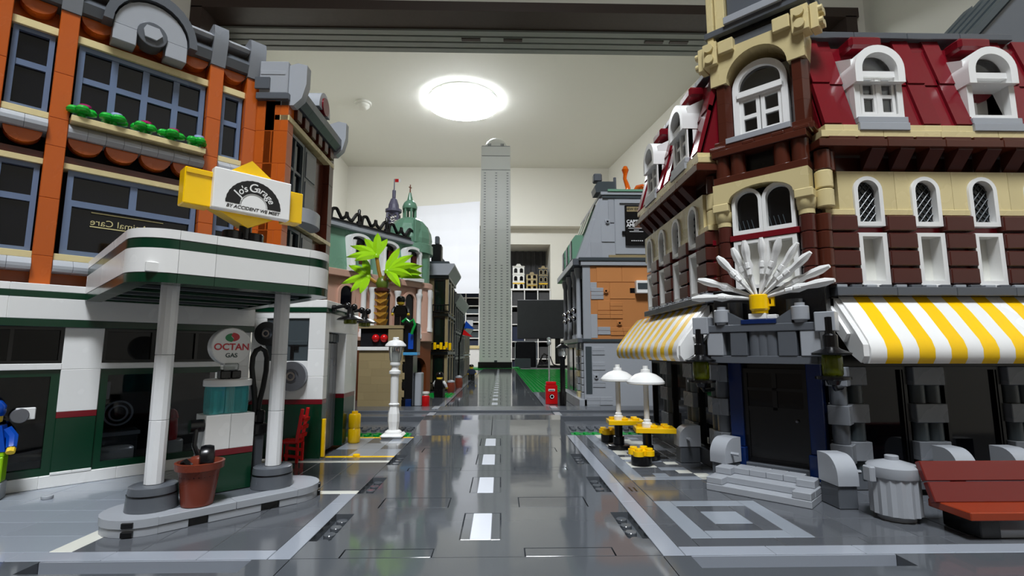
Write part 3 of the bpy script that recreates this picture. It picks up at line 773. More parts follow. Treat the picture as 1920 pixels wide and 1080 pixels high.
pt = thing('plant_pot', 'brown plant pot holding a black knob, standing on the pump island', 'plant pot', -15.0, 28.1, .81)
f = Fr(pt, 0, 0, 0, 0, True)
f.mb('pot', MB().lathe(0, 0, [(.68, 0), (.74, .03), (.96, 1.75), (.96, 1.8), (1.14, 1.85), (1.17, 2.2), (1.06, 2.22), (.98, 1.9), (.86, 1.6)], 32), 'potbrown', smooth=True)
f.mb('soil_disc', MB().cyl(0, 0, 1.5, 1.8, .93, 24), 'black')
f.mb('brown_knob', MB().lathe(-.15, .2, [(.45, 1.8), (.45, 2.3), (.38, 2.4), (.2, 2.4)], 16), 'potbrown', smooth=True)
f.mb('black_wheel', MB().lathe(0, 0, [(.3, -.36), (.6, -.3), (.66, -.1), (.66, .1), (.6, .3), (.3, .36)], 20, 'x'), 'black', .45, -.2, 2.42, True, (20, 0, 30))
f.mb('black_clip', MB().tube([(-.8, -.2, 2.1), (-.6, -.3, 2.25), (-.3, -.3, 2.0)], .14, 6), 'black', smooth=True)

# ================================================================== the garage sign on the canopy
sg = thing('garage_sign', 'yellow and white garage sign with a black half-tyre emblem on the canopy roof', 'sign', -14.5, 31.0, 14.96)
S = Fr(sg, -31.6, 31.6, 0, 45)
sw = -13.7
for u in (10.4, 11.6): S.mb('sign_foot', MB().cyl(0, 0, 14.93, 15.9, .55, 18, c=.05), 'black', u, sw+.7, 0, True)
S.mb('sign_post', MB().cyl(0, 0, 15.5, 16.6, .35, 14), 'black', 11.1, sw+.7, 0, True)
S.mb('yellow_diamond', MB().prism([(8.2, 18.1), (11.1, 20.35), (13.9, 18.3), (13.9, 17.7), (11.1, 16.15), (8.2, 17.5)], sw+.3, sw+1.3, 'y'), 'yellow')
S.box('yellow_wing', 'yellow', 7.6, 9.0, sw+.1, sw+1.2, 16.95, 19.05, .05); S.box('yellow_wing', 'yellow', 13.2, 14.25, sw+.1, sw+1.2, 16.95, 18.95, .05)
S.box('wing_tile', 'yellow', 7.65, 9.0, sw+.02, sw+.1, 18.7, 19.0, .02)
S.box('sign_board', 'white', 8.95, 13.3, sw-.3, sw+.3, 16.9, 19.3, .06)
cu, cz = 11.15, 17.35
ro = [(1.55*math.cos(math.pi*k/32)*(1.0 + .012*(k % 2)), 1.55*math.sin(math.pi*k/32)*(1.0 + .012*(k % 2))) for k in range(33)]
ri = [(.78*math.cos(math.pi*k/32), .78*math.sin(math.pi*k/32)) for k in range(33)]
S.mb('tyre_emblem', MB().ring(ro[::-1], ri[::-1], -.012, 0, False), 'print_black', cu, sw-.3, cz)
r2 = [(.73*math.cos(math.pi*k/32), .73*math.sin(math.pi*k/32)) for k in range(33)]; r3 = [(.71*math.cos(math.pi*k/32), .71*math.sin(math.pi*k/32)) for k in range(33)]
S.mb('emblem_rule', MB().ring(r2[::-1], r3[::-1], -.012, 0, False), 'print_black', cu, sw-.3, cz)
word = [("J", 150), ("o", 136), ("'", 126.5), ("s", 119), ("G", 95), ("a", 79), ("r", 67), ("a", 55), ("g", 41), ("e", 27)]
for ch, an in word:
    t = math.radians(an); r = 1.08
    me = textmesh(ch, .72 if ch in 'JG' else .58, 'white', .006, bold=.006, shear=.15)
    S.put('letter', me, cu + r*math.cos(t), sw-.318, cz + r*math.sin(t) + .03, (90, 90-an, 0))
S.put('sign_motto', textmesh('BY ACCIDENT WE MEET', .275, 'print_black', .006, shear=.25, bold=.004), cu, sw-.31, 17.17, (90, 0, 0))

# ================================================================== right-hand pavement
pv = thing('hotel_pavement', 'dark grey tiled pavement with light borders and a square pattern under the hotel', 'paving', 24, 39, -1.2)
f = Fr(pv)
f.box('baseplate', 'dgrey', 8.02, 40, 23.02, 55, -1.2, -.4, .03)
tiles(f, 8.02, 9, 23.02, 55, 1, 4, 'roadlight', 'edge_tile')
tiles(f, 9, 40, 23.02, 24, 4, 1, 'roadlight', 'edge_tile')
inner = lambda x, y: 10 < x < 16 and (25 < y < 31 or y > 36)
tiles(f, 9, 10, 24, 55, 1, 3, 'paving')
tiles(f, 10, 40, 24, 25, 4, 1, 'paving')
tiles(f, 10, 16, 31, 36, 2.4, 2.5, 'paving')
tiles(f, 16, 26, 25, 33, 2.5, 2.7, 'paving'); tiles(f, 26, 40, 25, 29, 4, 2, 'paving'); tiles(f, 16, 20, 33, 36, 2, 3, 'paving')
# square pattern
for x0, x1, y0, y1, m in ((10, 11, 25, 31, 'pavelight'), (15, 16, 25, 31, 'pavelight'), (11, 15, 25, 26, 'pavelight'), (11, 15, 30, 31, 'pavelight'),
                          (11, 12, 26, 30, 'paving'), (14, 15, 26, 30, 'paving'), (12, 14, 26, 27, 'paving'), (12, 14, 29, 30, 'paving'), (12, 14, 27, 29, 'pavelight')):
    f.box('pattern_tile', m, x0+.012, x1-.012, y0+.012, y1-.012, -.4, .002, .02)
tiles(f, 10, 11, 36, 55, 1, 4, 'pavelight', 'border_tile'); tiles(f, 11, 15, 36, 36.9, 4, .9, 'pavelight', 'border_tile')
rnd = random.Random(11)
y = 36.9
while y < 55:
    x = 11.0
    while x < 17.2:
        L = rnd.choice((1, 1, 2)); m = rnd.choice(('paving', 'pavewhite', 'pavewhite', 'pavelight', 'paving', 'dgrey'))
        if y > 41 and x > 13: m = rnd.choice(('paving', 'dgrey', 'pavelight', 'paving'))
        f.box('mosaic_tile', m, x+.012, min(x+L, 17.3)-.012, y+.012, y+.95, -.4, 0, .02); x += L
    y += .96
for yy in (33.6, 48.0):
    for q in (0, 1): f.box('grille_bar', 'black', 9.25+q*.3, 9.37+q*.3, yy-.5, yy+.5, -.05, .006, 0)

# ================================================================== the corner hotel
ho = thing('corner_hotel', 'brown and tan corner hotel toy building with red mansard roof and yellow striped awnings', 'toy building', 26, 42, 0)
FR = Fr(ho, 23, 33, .005, 0); FL = Fr(ho, 17.0, 37.3, .005, -90); K = Fr(ho, 19.5, 34.5, .005, -45)
LEN = 17.7

def mir(s, a, b): return (a, b) if s > 0 else (-b, -a)
def mpoly(s, pts): return [(s*x, z) for x, z in pts]

def hotel_facade(f, s, n, nd):
    LEN = 17.7 if s > 0 else 17.4
    X = lambda a, b: mir(s, a, b)
    def bx(name, mat, a, b, w0, w1, z0, z1, c=.03): return f.box(name, mat, *X(a, b), w0, w1, z0, z1, c)
    # ground floor
    bx('dark_shop', 'dark_room', 0, LEN, 3.5, 3.7, 0, 12.4, 0)
    bx('shop_floor', 'dgrey', 0, LEN, .3, 3.5, 0, .4, 0)
    bx('shop_lintel', 'black', 0, LEN, .0, 1, 7.8, 12.4, .03)
    bx('shop_plinth', 'dgrey', 0, LEN, .05, .9, 0, 1.2, .03)
    for a in (.95, 7.3, 13.5):
        u0, u1 = X(a, min(a+3.85, LEN))
        window(f, u0, u1, 1.2, 7.8, .25, 'black', (.93,) if s > 0 else (.07,), (), bar=.12, frame=.2, dep=.5, pane='dark_glass', name='shop_window')
    for a in (-.25, 4.95, 11.3):
        for k in range(6):
            z = .6 + 1.2*k
            if k % 2: bx('pier_block', 'mgrey', a+.05, a+2.15, -.12, .9, z, z+1.2, .04)
            else:
                for q in (0, 1):
                    f.mb('pier_round', MB().cyl(0, 0, z, z+1.2, .5, 14, c=.03), 'slate', s*(a+.6+q), .5, 0, True)
        bx('pier_back', 'black', a+.1, a+2.1, .45, .9, 0, 7.8, 0)
    # string course
    for k in range(n): bx('string_plate', 'dgrey', k*4+.01, k*4+3.99, -.75, 1, 12.45, 13.0, .03)
    for k in range(n*4-1): bx('string_tooth', 'dgrey' if k % 2 else 'lgrey', k+.1, k+.8, -.6, .2, 13.0, 13.18, .03)
    # first floor
    bx('back_wall', 'dbrown', 0, LEN, .72, 1.2, 13.0, 22.4, 0)
    bx('red_plate', 'dred', 0, LEN, .1, .5, 16.8, 17.2, .02)
    for k in range(n+1):
        a = k*4
        if a+2 > LEN: continue
        for q in range(4):
            z = 13.2 + 1.2*q
            bx('brown_brick', 'dbrown', a+.02, a+1.98, -.48, .5, z+.07, z+1.1, .06)
            bx('dark_joint', 'dred', a+.1, a+1.9, .12, .5, z-.05, z+1.2, .0)
        bx('tan_plate', 'tan', a-.02, a+2.02, -.2, .6, 18.0, 18.4, .02)
    for k in range(n):
        c = k*4 + 3
        poly = [(c-2+.012, 18.4), (c-2+.012, 21.1), (c+2-.012, 21.1), (c+2-.012, 18.4), (c+1.0, 18.4)] + \
               [(c + 1.0*math.cos(math.pi*i/12), 19.72 + 1.0*math.sin(math.pi*i/12)) for i in range(13)] + [(c-1.0, 18.4)]
        f.mb('tan_panel', MB().prism(mpoly(s, poly), -.12, .6), 'tan')
        o = f.mb('arched_window', MB().ring(arch(-.99, .99, 0, 2.5, 12), arch(-.72, .72, .3, 2.5, 12), 0, .75), 'white', s*c, -.28, 17.22, True)
        sub(o, 'pane', MB().prism(arch(-.72, .72, .3, 2.5, 12), .5, .56).mesh('black'))
        lat = MB()
        for i in range(-4, 5):
            for sg in (-1, 1):
                # diagonal bars clipped to the opening
                pts = []
                for tt in range(0, 61):
                    x = -.72 + 1.44*tt/60; z = 1.75 + sg*x*1.25 + i*.55
                    top = 2.5 + math.sqrt(max(0, .72**2 - x*x))
                    if .3 < z < top: pts.append((x, z))
                if len(pts) > 3:
                    (x0, z0), (x1, z1) = pts[0], pts[-1]
                    lat.tube([(x0, .46, z0), (x1, .46, z1)], .035, 5)
        sub(o, 'lattice', lat.mesh('slate'))
        o = f.mb('lower_window', MB().ring(rect(-.99, .99, 0, 3.55), rect(-.68, .68, .28, 3.3), 0, .9), 'white', s*c, -.3, 13.2)
        sub(o, 'blind', MB().box(-.7, .7, .9, .98, .25, 3.32).mesh('offwhite'))
        bx('window_lug', 'white', c-.3, c+.3, -.34, -.1, 13.02, 13.22, .02)
    # bracketed cornice
    for k in range(int(LEN/2)):
        a = 1.0 + k*2
        if k > 0: f.mb('bracket', MB().prism([(.2, 21.15), (-.95, 22.4), (-.95, 22.5), (.2, 22.5)], *X(a, a+1), 'x'), 'dbrown')
        bx('cornice_tile', 'brown', a-.9, a+.95, -1.0, -.2, 23.02, 23.28, .04)
    for k in range(n): bx('cornice_beam', 'brown', -.7 if k == 0 else k*4+.01, min(k*4+3.99, LEN), -1.15, 1, 22.5, 23.02, .03)
    bx('cornice_end', 'brown', LEN-1.7, LEN, -1.15, 1, 22.5, 23.02, .03)
    for k in range(n):
        bx('tan_course', 'tan', -.3 if k == 0 else k*4+.01, k*4+3.99, -.85, 1, 23.28, 23.75, .02)
    # mansard roof panels
    bx('roof_core', 'dred', 0, LEN, 2.2, 3, 23.5, 31.2, 0)
    w0, z0, w1, z1 = -.5, 24.2, 1.7, 31.7
    dormers = [4.1 + 8*i for i in range(nd)]
    P = lambda t, e: (w0 + (w1-w0)*t - e*.93, z0 + (z1-z0)*t + e*.36)
    a = .05; i = 0
    while a < LEN-.3:
        wd = (1.25, 1.05)[i % 2]; th = (.30, .12)[i % 2]
        bnd = min(a+wd, LEN)
        near = any(abs((a+bnd)/2-d) < 2.1 for d in dormers)
        if not near:
            for t0, t1, e in ((.0, .52, th), (.46, 1.0, th+.1)):
                f.mb('roof_panel', MB().prism([P(t0, 0), P(t0, e), P(t1, e), P(t1, 0)], *X(a, bnd-.02), 'x'), 'dred')
            bx('tan_course', 'tan', a, bnd, -.75, .5, 23.75, 24.2, .02)
        a = bnd; i += 1
    bx('roof_backing', 'dred', 0, LEN, 1.2, 2.2, 23.8, 31, 0)
    cuts = [.05] + [v for d in dormers for v in (d-1.4, d+1.4)] + [LEN]
    for q in range(0, len(cuts), 2): f.mb('roof_slope', MB().prism([(w0+.25, z0), (w1+.2, z1), (w1+.6, z1), (w1+.6, z0)], *X(cuts[q], cuts[q+1]), 'x'), 'dred')
    for k in range(n): bx('ridge_plate', 'dgrey', k*4+.01, k*4+3.99, 1.0, 3.2, 31.75, 32.25, .04)
    for k in range(0, n*4, 3): f.put('stud', studmesh('dgrey'), s*(k+1.2), 2.2, 32.25)
    for di, c in enumerate(dormers):
        bx('dormer_sill', 'lgrey', c-1.75, c+1.75, -.95, .4, 23.75, 24.3, .03); bx('dormer_sill', 'lgrey', c-1.75, c+1.75, -.85, .4, 24.32, 24.75, .03)
        fr = MB()
        fr.ring(rect(-1.7, 1.7, 0, 3.2), rect(-1.3, 1.3, .3, 3.1), 0, .5)
        if di == 0 or s < 0:
            for x in (-.09,): fr.box(-.12, .12, .05, .45, .2, 3.1)
            for sx in (-1.2, .12):
                fr.ring(rect(sx, sx+1.1, .3, 3.1), rect(sx+.2, sx+.9, .48, 2.9), .1, .4)
                fr.box(sx+.1, sx+1.0, .12, .38, 1.5, 1.75)
        o = f.mb('dormer_window', fr, 'white', s*c, -.6, 24.76)
        if di == 0 or s < 0: sub(o, 'pane', MB().box(-1.3, 1.3, .26, .3, .3, 3.1).mesh('pane_clear'))
        for sx in (-1.68, 1.4): sub(o, 'dormer_cheek', MB().prism([(.12, 0), (.12, 4.4), (2.6, 5.6), (2.6, 0)], sx, sx+.3, 'x').mesh('white'))
        sub(o, 'dormer_back', MB().box(-1.55, 1.55, 1.7, 1.78, 0, 4.0).mesh('offwhite' if (di and s > 0) else 'dark_room'))
        if di and s > 0:
            fr2 = MB().ring(rect(-1.2, .1, .1, 3.2), rect(-.95, -.15, .35, 2.9), 1.2, 1.5); fr2.box(-1.1, 0, 1.25, 1.45, 1.5, 1.75)
            sub(o, 'inner_casement', fr2.mesh('white'))
            sub(o, 'casement_dark', MB().box(-1.0, -.1, 1.55, 1.65, .3, 2.95).mesh('dark_room'))
        hood = f.mb('dormer_hood', MB().ring(arch(-1.74, 1.74, -.5, .5, 16, .98), arch(-1.24, 1.24, -.49, .45, 16, .98), -.35, 1.5), 'white', s*c, -.6, 27.75, True)
        sub(hood, 'hood_bar', MB().box(-1.3, 1.3, -.05, .5, 0, .42).mesh('white'))
        sub(hood, 'hood_pane', MB().prism(arch(-1.24, 1.24, .4, .45, 16, .98), .3, .36).mesh('pane_clear'))
        f.mb('dormer_roof', MB().cyl(0, 0, 1.4, 3.2, 1.65, 18, 'y'), 'dred', s*c, -.8, 28.2, True)
        bx('dormer_ridge', 'dred', c-1.2, c+1.2, .0, 1.9, 30.4, 31.3, .2)
    # striped awning
    outer = [(-.1, 12.42), (-1.1, 11.3), (-2.0, 10.1), (-2.45, 9.5), (-2.65, 8.95), (-2.62, 8.4), (-2.4, 8.05)]
    innr = [(-1.9, 8.05), (-2.1, 8.5), (-2.0, 9.1), (-1.6, 9.7), (-.1, 11.5)]
    m = 0; a = a0 = .45 if s > 0 else 1.1
    while a < (LEN-.2 if s > 0 else 20.6):
        f.mb('awning_strip', MB().prism(outer + innr, *X(a, a+1.0-.008), 'x'), 'white' if m % 2 == 0 else 'yellow', smooth=True)
        a += 1.0; m += 1
    f.mb('awning_end', MB().prism([(-.1, 12.3), (-1.95, 10.0), (-2.5, 9.2), (-2.5, 8.5), (-2.2, 8.1), (-1.4, 8.6), (-.1, 10.2)], *X(a0-.36, a0-.01), 'x'), 'white')
    f.mb('awning_end', MB().prism([(.0, 11.8), (-1.2, 10.3), (-1.5, 9.9), (-1.1, 9.4), (.0, 10.6)], *X(a0-.6, a0-.37), 'x'), 'white')
hotel_facade(FR, 1, 4, 2)
hotel_facade(FL, -1, 4, 2)

# ---- the corner tower
K.box('door_recess', 'black', -2.4, 2.4, .7, .9, .9, 8.0, 0)
dr = MB().ring(rect(-2.1, 2.1, 0, 6.4), rect(-1.75, 1.75, .3, 6.1), 0, .3)
dr.box(-.15, .15, .03, .27, 3.6, 6.2); dr.box(-1.9, 1.9, .03, .27, 3.5, 3.8); dr.box(-1.9, 1.9, .03, .27, 4.9, 5.1)
o = K.mb('entrance_door', dr, 'black', 0, .2, 1.2)
sub(o, 'door_pane', MB().box(-1.8, 1.8, .12, .18, 3.7, 6.2).mesh('dark_glass')); sub(o, 'door_panel', MB().box(-1.8, 1.8, .1, .2, .2, 3.6).mesh('black'))
sub(o, 'door_knob', MB().ball((1.3, -.06, 3.0), .1, 10).mesh('silver', True))
for s in (-1, 1):
    a, bb = mir(s, 2.05, 2.95)
    K.box('blue_pillar', 'dblue', a, bb, -.05, .8, 2.2, 8.0, .05); K.box('blue_foot', 'dblue', *mir(s, 1.95, 3.05), -.3, .8, .0, 2.2, .05)
    for k in range(6):
        z = .6+1.2*k
        if k % 2: K.box('pier_block', 'mgrey', *mir(s, 3.1, 4.3), .1, 1.2, z, z+1.2, .04)
        else: K.mb('pier_round', MB().cyl(0, 0, z, z+1.2, .5, 14, c=.03), 'dgrey', s*3.65, .7, 0, True)
K.box('door_sill', 'dgrey', -3.1, 3.1, -.2, 1, 0, 1.2, .03)
K.box('upper_core', 'black', -3.4, 3.4, .9, 2, 8, 21.2, 0)
# entrance canopy
cw = -2.1
K.box('canopy_beam', 'dgrey', -3.3, 3.3, cw, 0, 8.0, 8.5, .03)
for k, (a, bb, m) in enumerate(((-3.5, -2.4, 'lgrey'), (-1.9, -.8, 'dgrey'), (1.1, 2.2, 'dgrey'), (2.4, 3.5, 'lgrey'))):
    K.box('canopy_block', m, a, bb, cw-.05, -.5, 8.5, 10.1, .05)
K.box('canopy_back', 'slate', -3.2, 3.2, cw+.6, 0, 8.5, 10.1, .0)
for k in range(3): K.mb('canopy_drum', MB().cyl(0, 0, 8.5, 10.1, .48, 14), 'dgrey', -.35+k*.5, cw+.5, 0, True)
K.box('canopy_plate', 'dgrey', -3.9, 3.9, cw-.1, .6, 10.1, 10.6, .04)
for s in (-1, 1):
    K.box('canopy_corner', 'lgrey', *mir(s, 3.3, 4.4), cw-.3, cw+.8, 10.0, 11.2, .05)
    K.mb('canopy_pawn', MB().lathe(0, 0, [(.35, 10.6), (.38, 10.75), (.52, 10.8), (.52, 11.6), (.48, 11.65), (.3, 11.66), (.3, 11.86)], 18), 'lgrey', s*2.45, cw+.2, 0, True)
    K.mb('canopy_slope', MB().prism([(s*2.0, 10.6), (s*2.0, 11.5), (s*.75, 10.7), (s*.75, 10.6)], cw, cw+.9), 'dgrey')
    K.mb('canopy_drum', MB().cyl(0, 0, 10.6, 12.2, .5, 14), 'dgrey', s*1.9, -.9, 0, True)
K.box('canopy_pad', 'dblue', -1.1, 1.1, cw-.15, cw+.9, 10.6, 10.9, .03)
K.box('balcony_wall', 'black', -3.6, 3.6, -.4, .9, 10.6, 13.2, .03)
# first floor of the tower
for s in (-1, 1):
    for u, w in ((2.75, .35), (3.55, .95)):
        for k in range(4):
            K.mb('round_brick', MB().cyl(0, 0, 13.2+1.2*k, 14.4+1.2*k-.02, .5, 16, c=.06), 'brown' if w > .5 else 'dbrown', s*u, w, 0, True)
    K.mb('capital', MB().lathe(0, 0, [(.5, 18.0), (.5, 18.35), (.55, 18.4), (.62, 18.9), (.62, 19.1)], 18), 'tan', s*2.75, .35, 0, True)
    K.box('capital_block', 'tan', *mir(s, 2.2, 3.35), -.35, .9, 19.1, 19.7, .05)
    for k in range(2): K.mb('tan_round', MB().cyl(0, 0, 18.4+1.3*k, 19.65+1.3*k, .55, 16, c=.08), 'tan', s*3.75, 1.0, 0, True)
    K.mb('brown_round', MB().cyl(0, 0, 21.0, 22.4, .52, 16, c=.05), 'brown', s*3.75, 1.0, 0, True)
K.box('red_plate', 'dred', -2.3, 2.3, .0, .6, 16.8, 17.22, .02)
for c in (-1.03, 1.07):
    o = K.mb('arched_window', MB().ring(arch(-1.04, 1.04, 0, 2.35, 14), arch(-.8, .8, .3, 2.35, 14), 0, .8), 'white', c, .05, 17.24, True)
    sub(o, 'pane', MB().prism(arch(-.8, .8, .3, 2.35, 14), .5, .56).mesh('black'))
    lat = MB()
    for i in range(4): lat.tube([(-.6+.3*i, .44, .4), (-.75+.3*i, .44, 1.1)], .03, 5)
    sub(o, 'lattice', lat.mesh('slate'))
    o = K.mb('lower_window', MB().ring(rect(-1.04, 1.04, 0, 3.55), rect(-.75, .75, .28, 3.3), 0, .7), 'white', c, .05, 13.22)
    sub(o, 'blind', MB().box(-.75, .75, .6, .66, .28, 3.3).mesh('offwhite'))
K.box('window_backing', 'dark_room', -2.3, 2.3, .88, .95, 13.2, 21, 0)
poly = [(-3.25, 19.7), (-3.25, 21.2), (3.15, 21.2), (3.15, 19.7), (2.15, 19.7)] + [(2.15*math.cos(math.pi*i/16), 19.75+.95*math.sin(math.pi*i/16)) for i in range(17)] + [(-2.15, 19.7)]
K.mb('tan_arch', MB().prism(poly, -.3, 1.6), 'tan')
K.box('brown_plate', 'brown', -3.2, 3.15, -.25, 1.6, 21.22, 21.75, .03)
for u in (-2.65, -1.55, 1.45, 2.6): K.mb('brown_drum', MB().cyl(0, 0, 21.75, 23.35, .56, 18), 'brown', u, .45, 0, True)
K.box('frieze_back', 'black', -3.1, 3.1, .9, 1.6, 21.75, 23.4, 0)
K.box('brown_plate', 'brown', -3.25, 3.2, -.3, 1.6, 23.36, 23.85, .03)
for a, bb in ((-3.4, -2.2), (-1.0, -.2), (1.0, 1.8), (2.4, 3.4)): K.box('brown_tile', 'brown', a, bb, -.2, 1.0, 23.87, 24.15, .05)
K.box('tower_sill_course', 'brown', -3.6, 3.6, .35, 1.8, 24.0, 24.45, .03); K.box('tower_sill_course', 'brown', -3.4, 3.4, .7, 2.2, 24.45, 24.9, .03)
for s in (-1, 1):
    K.mb('side_column', MB().cyl(0, 0, 21, 22.3, .5, 16), 'brown', s*3.9, 1.5, 0, True)
# upper tower
K.box('window_sill', 'lgrey', -2.35, 2.15, .3, 1.5, 24.46, 24.9, .03)
K.box('tower_core', 'brown', -3.0, 3.0, 3.4, 6.5, 22, 36, 0)
K.box('tower_side', 'brown', -3.0, -2.7, 1.6, 3.5, 24.9, 31, .02); K.box('tower_side', 'brown', 2.7, 3.0, 1.6, 3.5, 24.9, 31, .02)
fr = MB().ring(arch(-1.95, 1.95, 0, 4.0, 18), arch(-1.5, 1.5, .3, 4.0, 18), 0, .7)
fr.box(-1.7, 1.7, .0, .6, 3.15, 3.6); fr.box(-1.6, 1.6, -.12, .3, 3.3, 3.75)
for sx in (-1.5, .04):
    fr.ring(rect(sx, sx+1.46, .3, 3.2), rect(sx+.28, sx+1.2, .55, 2.95), .1, .45); fr.box(sx+.2, sx+1.3, .12, .4, 1.55, 1.85)
o = K.mb('tower_window', fr, 'white', -.05, 1.35, 24.92, True)
sub(o, 'pane', MB().box(-1.5, 1.5, .3, .34, .4, 3.2).mesh('pane_clear'))
sub(o, 'fan_pane', MB().prism(arch(-1.5, 1.5, 3.5, 4.0, 18), .35, .4).mesh('pane_clear'))
K.box('tower_dark', 'dark_room', -2.6, 2.6, 3.3, 3.38, 24.9, 27.2, 0); K.box('tower_room', 'offwhite', -2.6, 2.6, 3.3, 3.38, 27.2, 31, 0)
for s in (-1, 1):
    for k in range(3):
        z = 24.9 + 1.53*k
        pl = [(-.62, 1.5), (-.3, .75), (.3, .75), (.62, 1.3), (.62, 2.4), (-.62, 2.4)]
        K.mb('corner_brick', MB().prism(pl, z, z+1.52, 'z'), 'brown', s*2.68)
poly = [(-3.35, 29.5), (-3.35, 32.3), (3.3, 32.3), (3.3, 29.5), (2.15, 29.5)] + [(2.15*math.cos(math.pi*i/18), 29.5+2.1*math.sin(math.pi*i/18)) for i in range(19)] + [(-2.15, 29.5)]
K.mb('tan_arch', MB().prism(poly, .6, 3.4), 'tan')
for s in (-1, 1):
    b = MB().box(-.55, .55, 0, 1.2, 0, 1.9, .04)
    for z in (.5, 1.4): b.cyl(0, z, -.22, 0, .34, 14, 'y')
    K.mb('stud_block', b, 'tan', s*3.2, .25, 31.2)
    b = MB().box(0, .5, 0, 1.1, 0, 1.9, .04)
    for y in (.3, .85):
        for z in (.5, 1.4): b.cyl(y, z, .5, .75, .28, 12, 'x')
    o = K.mb('stud_block', b, 'tan', s*3.78, .6, 31.2); o.scale.x = s
    K.box('tan_block', 'tan', *mir(s, 1.4, 2.55), .25, 1.2, 31.85, 32.9, .05)
K.box('grey_course', 'dgrey', -3.3, 3.3, .8, 3.4, 32.3, 33.0, .03); K.box('dark_frieze', 'black', -2.6, 2.6, .9, 3.0, 33.0, 33.6, .03)
K.box('grey_course', 'dgrey', -3.6, 3.6, .4, 3.4, 33.6, 34.1, .03); K.box('grey_ledge', 'lgrey', -2.0, 2.2, .2, 1.2, 34.1, 34.7, .04); K.box('grey_course', 'slate', 1.4, 3.9, .3, 3.6, 34.1, 34.8, .04)
K.box('tan_post', 'tan', -3.4, -2.9, .5, 3, 33.0, 38, .04); K.box('tan_post', 'tan', -2.85, -2.1, .8, 3, 34.1, 38, .04); K.box('tower_shaft', 'dgrey', -2.0, 3.2, 1.2, 3.4, 34.2, 38, .04)
# fan of white feathers in a yellow mug
fn = thing('feather_fan', 'white fan of jointed toy arms spreading from a yellow mug above the entrance', 'ornament', 17.5, 33.5, 10.91)
W = Fr(fn, 19.5, 34.5, 0, -45); fw = -2.05
W.box('white_plate', 'white', -.6, .5, fw-.15, fw+.6, 10.92, 11.3, .03); W.box('white_plate', 'white', .52, 1.1, fw, fw+.6, 10.92, 11.2, .03)
W.mb('yellow_mug', MB().lathe(0, 0, [(.5, 11.31), (.52, 11.5), (.62, 11.6), (.62, 12.5), (.58, 12.55), (.5, 12.5), (.48, 12.2)], 22), 'yellow', .05, fw+.2, 0, True)
W.mb('mug_handle', MB().ring([(0, 0), (.38, 0), (.38, .62), (0, .62)][::-1], [(0, .15), (.2, .15), (.2, .48), (0, .48)][::-1], -.12, .12), 'yellow', .6, fw+.2, 11.75)
for k, (an, L) in enumerate(((176, 4.4), (157, 4.3), (127, 3.9), (111, 3.9), (97, 4.0), (83, 4.1), (66, 4.2), (52, 4.3), (38, 4.3), (22, 4.6), (10, 4.6))):
    t = math.radians(an); rr = random.Random(k)
    w = fw + .2 + (.25 if k % 2 else -.05) - .25*math.sin(t)
    pts = []; rad = []
    for q in range(9):
        s_ = .3 + (L-.3)*q/8
        bend = .25*math.sin(s_/L*math.pi)*(1 if an > 90 else -1)
        pts.append((.05 + s_*math.cos(t) - bend*math.sin(t)*.6, w - .5*(s_/L)**2, 12.25 + s_*math.sin(t) + abs(bend)*.5))
        rad.append((.09, .12, .15, .17, .3, .2, .27, .26, .12)[q])
    W.mb('feather', MB().tube(pts, .15, 8, rad), 'white', smooth=True)
    for q in (3, 4):
        p = pts[q]; W.put('feather_joint', boxmesh(.5, .5, .3, 'white', .08), p[0], p[1]-.05, p[2], (0, -an, 0))

# wall lanterns of the hotel
def lantern(u, w, z, lab):
    t = thing('wall_lantern', lab, 'lantern', 0, 0, 0, group='black lanterns by the hotel door')
    l = K.pt(u, w, z); t.location = Vector(l) + ho.location; t.rotation_euler = (0, 0, K.a)
    f = Fr(t, 0, 0, 0, 0, True)
    f.mb('lantern_glass', MB().lathe(0, 0, [(.5, -1.2), (.56, -1.1), (.56, -.1), (.5, 0)], 16), 'oliveglass', smooth=True)
    f.mb('lantern_core', MB().cyl(0, 0, -1.1, 0, .3, 12), 'oliveglass')
    f.mb('lantern_cap', MB().lathe(0, 0, [(.6, 0.0), (1.05, .05), (1.08, .15), (.5, .4), (.4, .5), (.4, 1.2), (.28, 1.3), (.28, 2.3), (.15, 2.35)], 20), 'black', smooth=True)
    f.mb('lantern_tray', MB().lathe(0, 0, [(.3, -1.75), (.4, -1.5), (.95, -1.4), (.95, -1.25), (.5, -1.2)], 20), 'black', smooth=True)
    f.mb('lantern_arm', MB().tube([(0, 0, -1.7), (0, .4, -2.0), (0, 2.0, -2.0)], .14, 8), 'black', smooth=True)
lantern(-4.0, cw-.1, 8.05, 'black lantern with olive glass hanging over the cafe side of the hotel door')
lantern(4.05, cw-.1, 8.55, 'black lantern with olive glass hanging beside the front striped awning')

# rounded grey kerb stones beside the door (parts of the hotel)
def kerb_stone(f, u, w, a=0, stone='lgrey'):
    f.box('kerb_base', 'dgrey', u-.55, u+.55, w-.3, w+1.3, 0, 1.25, .05)
    pr = [(w+1.35, 1.27), (w+1.35, 2.9)] + [(w+.65-1.05*math.sin(t), 1.75+1.15*math.cos(t)) for t in [math.pi/2*k/8 for k in range(9)]] + [(w-.4, 1.27)]
    f.mb('kerb_stone', MB().prism(pr, u-.6, u+.6, 'x'), stone, smooth=True)
    f.mb('kerb_clip', MB().tube([(u+.6, w+.3, 1.9), (u+1.2, w+.3, 1.9)], .12, 6), 'lgrey')
for fr_, u in ((FR, .1), (FR, 5.9), (FR, 9.6)): kerb_stone(fr_, u-2.6 if u < 1 else u, -3.6 if u < 1 else -2.0)
KS = Fr(ho, 17.0, 36.0, .005, -60); kerb_stone(KS, 0, -1.0)
kerb_stone(FL, -4.4, -1.4)

